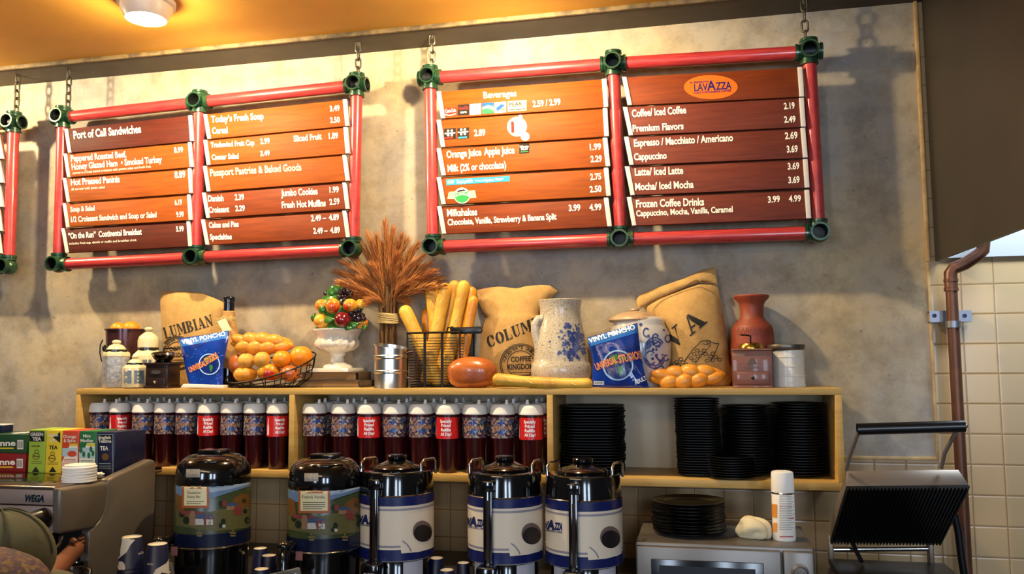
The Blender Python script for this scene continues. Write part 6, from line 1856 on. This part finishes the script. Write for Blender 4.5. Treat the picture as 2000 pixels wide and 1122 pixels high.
def d_yel(sf, h):
    sq_dec(sf, h, 1, 90, 844, 118, 866); tx(sf, h, 5, "Lemon", 94, 853, 114, 6); tx(sf, h, 5, "Lift", 98, 863, 110, 6); tx(sf, h, 1, "TEA", 96, 878, 113, 7); cuplet(sf, h, 9, 102, 896)
    h.mi = 1; sf.poly(h, [(88.5, 934), (103, 912), (118, 934)], 0.001, 20)
    for y in (905, 908): h.mi = 9; sf.line(h, [(93, y), (114, y)], .9, .0012)
def d_org(sf, h):
    sq_dec(sf, h, 5, 121, 870, 152, 938); sq_dec(sf, h, 2, 121, 867, 152, 872, .0012); tx(sf, h, 5, "Orange", 124, 856, 149, 6); tx(sf, h, 5, "& Spice", 125, 864, 148, 6)
    sq_dec(sf, h, 8, 122, 876, 151, 892, .0011)
    h.mi = 3; sf.poly(h, ring(141, 887, 9, 6, 14), .0014, 20); h.mi = 7; sf.rect(h, 122, 904, 150, 918, .0012, 30)
    for y in (898, 901): h.mi = 3; sf.line(h, [(125, y), (148, y)], 1.2, .0012)
def d_mint(sf, h):
    sq_dec(sf, h, 5, 155, 866, 186, 938); sq_dec(sf, h, 2, 155, 867, 186, 872, .0012); tx(sf, h, 5, "Mint", 163, 855, 178, 6); tx(sf, h, 5, "Medley", 158, 864, 183, 6)
    sq_dec(sf, h, 8, 156, 875, 185, 896, .0011)
    h.mi = 4
    for x, y in ((159, 880), (164, 888), (178, 878), (182, 886), (174, 890)): sf.poly(h, ring(x, y, 3, 6, 9), .0014, 20)
    for y in (900, 903): h.mi = 4; sf.line(h, [(158, y), (182, y)], 1.2, .0012)
def d_navy(sf, h):
    for a, b in (((190, 849), (221, 849)), ((190, 849), (190, 930)), ((221, 849), (221, 930))): h.mi = 8; sf.line(h, [a, b], .9, .0012)
    sq_dec(sf, h, 1, 191, 850, 220, 866); tx(sf, h, 5, "English", 193, 858, 217, 6); tx(sf, h, 5, "Teatime", 193, 865, 218, 6); tx(sf, h, 5, "TEA", 196, 880, 212, 8)
    h.mi = 9; sf.poly(h, ring(206, 893, 7, 7, 14), .0012, 20)
    for y in (906, 911, 915): h.mi = 8; sf.line(h, [(194, y), (217, y)], .9, .0012)
tea_box(55, 88.2, 840, 0, 'lime green tea box, leftmost of the row on the espresso machine', d_green)
tea_box(88.4, 120, 841, 2, 'yellow lemon tea box second in the row on the espresso machine', d_yel)
tea_box(120.2, 153.4, 842, 3, 'orange-topped white tea box third in the row on the espresso machine', d_org)
tea_box(153.6, 187, 843, 4, 'green-topped white mint tea box beside the navy tea box', d_mint)
tea_box(187.4, 224, 845, 6, 'navy tea box with white TEA lettering, front right of the row', d_navy, 0.11)
bx = tea_box(222, 254, 843, 6, 'plain navy tea box standing behind the lettered navy one', None, 0.085, Yb + 0.113)
# two sideways boxes at the far left
def flat_box(x0, x1, y0, y1, base, label, word, colr, zb_):
    Yq = Yb + 0.01
    a, b = at(x0, 900, Yq), at(x1, 900, Yq); zt2 = zb_ + (y1 - y0) * mpp(25, 890, Yq)
    t = thing('tea_box', label, 'tea box', ((a.x + b.x) / 2, Yq + .07, zb_), 'tea boxes on the espresso machine')
    mb = MB().box(((a.x + b.x) / 2, Yq + .07, (zb_ + zt2) / 2), (b.x - a.x, .14, zt2 - zb_ - 0.0006)); part('carton', mb, TC[base], t, bevel=.001)
    sf = Surf(mb); h = MB(); h.mi = 5; yb2 = proj((b.x, Yq, zb_))[1]; yt2 = proj((b.x, Yq, zt2))[1]; ym = (yb2 + yt2) / 2
    sf.text(h, word, x1 - 92, ym + 4, x1 - 20, ym + 3, 11, off=.0016, bold=.03)
    h.mi = 2; sf.line(h, [(x1 - 92, ym + 8), (x1 - 24, ym + 8)], 2.4, .0012)
    h.mi = 5; sf.rect(h, x1 - 17, ym - 8, x1 - 5, ym + 10, .001, 30); h.mi = 1
    for k in range(5): sf.rect(h, x1 - 16 + 2.2 * k, ym - 6, x1 - 15 + 2.2 * k, ym + 8, .0014, 30)
    part('box_print', h, TC, t, smooth=0, fix=False)
    return zt2
zq = flat_box(-70, 50, 897, 933, 10, 'dark red tea carton at the left edge, under the green one', "Luzianne", 0, zt_)
zq2 = flat_box(-70, 51, 860, 896, 11, 'dark green tea carton at the left edge, on top of the red one', "Luzianne", 0, zq + 0.0004)
for i in range(3):
    q = at(36 + 7 * i, 858, Yb + .04)
    solo('sugar_sachet', MB().box((q.x, q.y + .02 * i, zq2 + 0.003 + 0.0), (0.012, 0.05, 0.004), Matrix.Rotation(.2 * i, 3, 'Z')), M_white, (q.x, q.y, zq2), 'white paper sachet lying on the green tea carton at the left edge', 'sachet', 'sachets on the green carton', bevel=.0005)
q = at(2, 858, Yb + .09); mb = MB().box((q.x, q.y, zq2 + .014), (0.055, .05, .026)); 
t = thing('blue_box', 'small dark blue box with white top behind the green carton at the left edge', 'box', (q.x, q.y, zq2))
part('carton', mb, TC[6], t, bevel=.001); part('white_flap', MB().box((q.x, q.y, zq2 + .0285), (0.056, .051, .003)), M_white, t)
# white lids stacked on the machine
YL = -1.0
c = at(155, 945, YL); m = mpp(155, 930, YL)
me = None
for k in range(6):
    r = 31 * m
    mb = MB().lathe([(r * .92, 0), (r, .001), (r, .005), (r * .93, .0065), (r * .90, .012), (r * .84, .0125), (r * .82, .009), (.0005, .009)], seg=36, cap=False)
    me = me or mesh_of('cup_lid', mb, M_white, Vector((0, 0, 0)), smooth=35)
    o = bpy.data.objects.new('cup_lid', me); COL.objects.link(o)
    o.location = (c.x + random.uniform(-.001, .001), YL, zt_ + .0008 + .0085 * k); tag(o, 'topmost white plastic cup lid stacked on the espresso machine' if k == 5 else 'white plastic cup lid in the stack before the mint tea box', 'cup lid', 'white cup lids on the espresso machine')
c = at(196, 934, Yb - .03)
mb = MB().ball((c.x, Yb - .03, zt_ + .006), (.013, .01, .0065), 16, 10, f=lambda d: 1 + .2 * math.sin(6 * d.x + 4 * d.y))
solo('paper_scrap', mb, M_white, (c.x, Yb - .03, zt_), 'small crumpled white paper scrap in front of the navy tea box', 'paper scrap')

# ------------------------------------------------------------------ the person bending at the machine
M_skin = mat('shaded_brown_skin', '#6e3f24', 0.5, noise=(8, '#5e351e', 0.4, 0.7))  # darkened: the arm's shade under the machine is put into the colour
M_olive = mat('olive_cloth', '#4d4a30', 0.85, noise=(10, '#3d3b26', 0.35, 0.7), bump=(60, 0.3))
M_pais = print_mat('paisley_print', ['#3c2034', '#5a3c1e', '#30192c', '#664c22', '#472834', '#352c1f', '#4e2432'], 130, 0.85)
M_trs = mat('dark_trousers', '#1c1a1c', 0.85)
def skin(name, chain, edges, m_, parent, sub=2, root=0):
    me = bpy.data.meshes.new(name)
    bm = bmesh.new(); ly = bm.verts.layers.skin.verify()
    vs = []
    for i, (co, r) in enumerate(chain):
        v = bm.verts.new(Vector(co) - LOC[parent]); v[ly].radius = (r, r) if not hasattr(r, '__len__') else r
        v[ly].use_root = (i == root); vs.append(v)
    for a, b in edges: bm.edges.new((vs[a], vs[b]))
    bm.to_mesh(me); bm.free()
    me.materials.append(m_)
    o = bpy.data.objects.new(name, me); COL.objects.link(o); o.parent = parent; LOC[o] = LOC[parent]
    s_ = o.modifiers.new('skin', 'SKIN'); s_.use_smooth_shade = True
    q = o.modifiers.new('smooth', 'SUBSURF'); q.levels = sub; q.render_levels = sub
    return o
Hd = at(-2, 1092, -1.80); k_ = mpp(0, 1090, -1.80)
Sh = at(22, 1150, -2.02)                     # near shoulder, under the print
pel = Vector((Hd.x - 0.34, -1.86, 0.86))
pers = thing('person', 'person in olive cap and purple-gold print top bending at the espresso machine', 'person', (pel.x, pel.y, 0.0))
chest = Vector((Hd.x - 0.12, -1.87, 1.08)); neck = Vector((Hd.x - 0.03, -1.84, 1.12))
ls = Vector((Hd.x - 0.08, -1.70, 1.07)); rs = Vector((Sh.x, -2.02, Sh.z))
le = Vector((at(40, 1190, -1.5).x, -1.50, 0.98)); hand = at(152, 1068, Ye + .10)
wr = le.lerp(hand, .80)
re = Vector((rs.x + 0.03, -1.93, 0.80)); rw = Vector((rs.x + 0.20, -1.80, 0.90))
chain = [(pel, .13), (pel.lerp(chest, .5), .12), (chest, .13), (neck, .055), (Hd + Vector((0, 0, -.05)), .07), (Hd + Vector((0.0, 0, 0.02)), .085),
         (ls, .055), (le, .042), (wr, .027), (hand, .030), (rs, .055), (re, .04), (rw, .028),
         (pel + Vector((0.02, .09, -.06)), .085), (pel + Vector((.05, .10, -.42)), .06), (pel + Vector((0, .10, -.80)), .04), (pel + Vector((.12, .10, -.835)), .03),
         (pel + Vector((0.02, -.09, -.06)), .085), (pel + Vector((.05, -.10, -.42)), .06), (pel + Vector((0, -.10, -.80)), .04), (pel + Vector((.12, -.10, -.835)), .03)]
edges = [(0, 1), (1, 2), (2, 3), (3, 4), (4, 5), (2, 6), (6, 7), (7, 8), (8, 9), (2, 10), (10, 11), (11, 12), (0, 13), (13, 14), (14, 15), (15, 16), (0, 17), (17, 18), (18, 19), (19, 20)]
skin('body', chain, edges, M_skin, pers)
# fingers closed round the jug handle
dirf = (hand - le).normalized()
for i in range(4):
    b0 = hand + Vector((0, .0, .018 - .013 * i)) + dirf * .02
    L = [.075, .08, .074, .06][i]
    f1 = b0 + dirf * L * .45; f2 = f1 + (dirf * .5 + Vector((.4, -.7, -.1))).normalized() * L * .32; f3 = f2 + Vector((-.2, -.95, -.1)) * L * .25
    skin('finger', [(b0, .0095), (f1, .0088), (f2, .008), (f3, .007)], [(0, 1), (1, 2), (2, 3)], M_skin, pers, 1)
skin('thumb', [(hand + Vector((0, -.02, .02)), .011), (hand + Vector((.02, -.05, .03)) , .010), (hand + Vector((.045, -.065, .03)), .0085)], [(0, 1), (1, 2)], M_skin, pers, 1)
# clothes
sh = [(pel + Vector((0, 0, -.04)), .148), (pel.lerp(chest, .5), .142), (chest, .15), (neck - Vector((.02, 0, .02)), .085), (ls, .075), (ls.lerp(le, .55), .062), (rs, .092), (rs.lerp(re, .6), .066)]
skin('print_top', sh, [(0, 1), (1, 2), (2, 3), (2, 4), (4, 5), (2, 6), (6, 7)], M_pais, pers)
skin('trousers', [(c_[0], c_[1] * 1.14 + .006) for c_ in (chain[0], chain[13], chain[14], chain[15], chain[17], chain[18], chain[19])], [(0, 1), (1, 2), (2, 3), (0, 4), (4, 5), (5, 6)], M_trs, pers)
# cap: a soft olive crown with seams, and the face under its peak
cz = Hd + Vector((0, 0, .0))
cap = MB(); R3 = 96 * k_
cap.ball(cz, (R3, R3 * 1.05, R3 * 0.98), 40, 24, f=lambda d: 1 + .012 * math.sin(9 * math.atan2(d.y, d.x)) + .015 * math.sin(5 * d.z + 3 * d.x))
cap.v = [v if v.z > cz.z - .055 else Vector((cz.x + (v.x - cz.x) * .93, cz.y + (v.y - cz.y) * .93, max(v.z, cz.z - .062))) for v in cap.v]
co = part('cap', cap, M_olive, pers, smooth=70)
for a in (0.35, 1.4, 2.5):
    pts = [cz + Vector((R3 * 1.015 * math.sin(t) * math.cos(a), R3 * 1.065 * math.sin(t) * math.sin(a), R3 * .995 * math.cos(t))) for t in [-1.5 + 3.0 * i / 16 for i in range(17)]]
    part('cap_seam', MB().tube(pts, .0022, 6), mat('dark_olive_seam', '#38361f', .9), co)
pk = MB(); vs = []
for i in range(13):
    a = 1.57 - 1.1 + 2.2 * i / 12
    for r, dz in ((R3 * .9, -.045), (R3 * 1.5, -.06), (R3 * 1.5, -.064), (R3 * .9, -.05)):
        rr = r if r < R3 else r * (0.75 + .25 * math.cos(a - 1.57))
        vs.append(cz + Vector((rr * math.cos(a), rr * math.sin(a), dz)))
pk.add(vs, [(i * 4 + j, i * 4 + (j + 1) % 4, i * 4 + 4 + (j + 1) % 4, i * 4 + 4 + j) for i in range(12) for j in range(4)])
part('cap_peak', pk, M_olive, co, smooth=50)
fc = cz + Vector((0, .085, -.075))
part('nose', MB().ball(fc + Vector((0, .012, -.005)), (.014, .02, .02), 14, 10), M_skin, pers)
for s_ in (-1, 1):
    part('eye', MB().ball(fc + Vector((s_ * .03, -.002, .012)), (.012, .008, .008), 14, 10), mat('dark_eye', '#20150e', .2), pers)
    part('ear', MB().ball(cz + Vector((s_ * .083, 0, -.085)), (.012, .022, .03), 14, 10), M_skin, pers)
part('mouth', MB().ball(fc + Vector((0, -.004, -.045)), (.024, .01, .007), 14, 8), mat('lips', '#6e3428', .4), pers)
# steaming jug in the hand
jx = at(128, 1105, Ye + .05); 
jb = MB().lathe([(.036, CT + .042), (.042, CT + .046), (.043, CT + .10), (.034, CT + .135), (.036, CT + .15), (.033, CT + .149), (.031, CT + .134), (.04, CT + .098), (.038, CT + .05), (.0005, CT + .048)], (jx.x, Ye + .08, 0), seg=32, cap=False)
jt = thing('milk_jug', 'small steel milk jug under the steam wand of the espresso machine', 'jug', (jx.x, Ye + .08, CT + .04))
part('jug_body', jb, M_pol, jt)
part('jug_handle', MB().tube([(jx.x + .036, Ye + .08, CT + .14), (jx.x + .065, Ye + .08, CT + .135), (jx.x + .068, Ye + .08, CT + .09), (jx.x + .042, Ye + .08, CT + .07)], .005, 10), M_pol, jt)
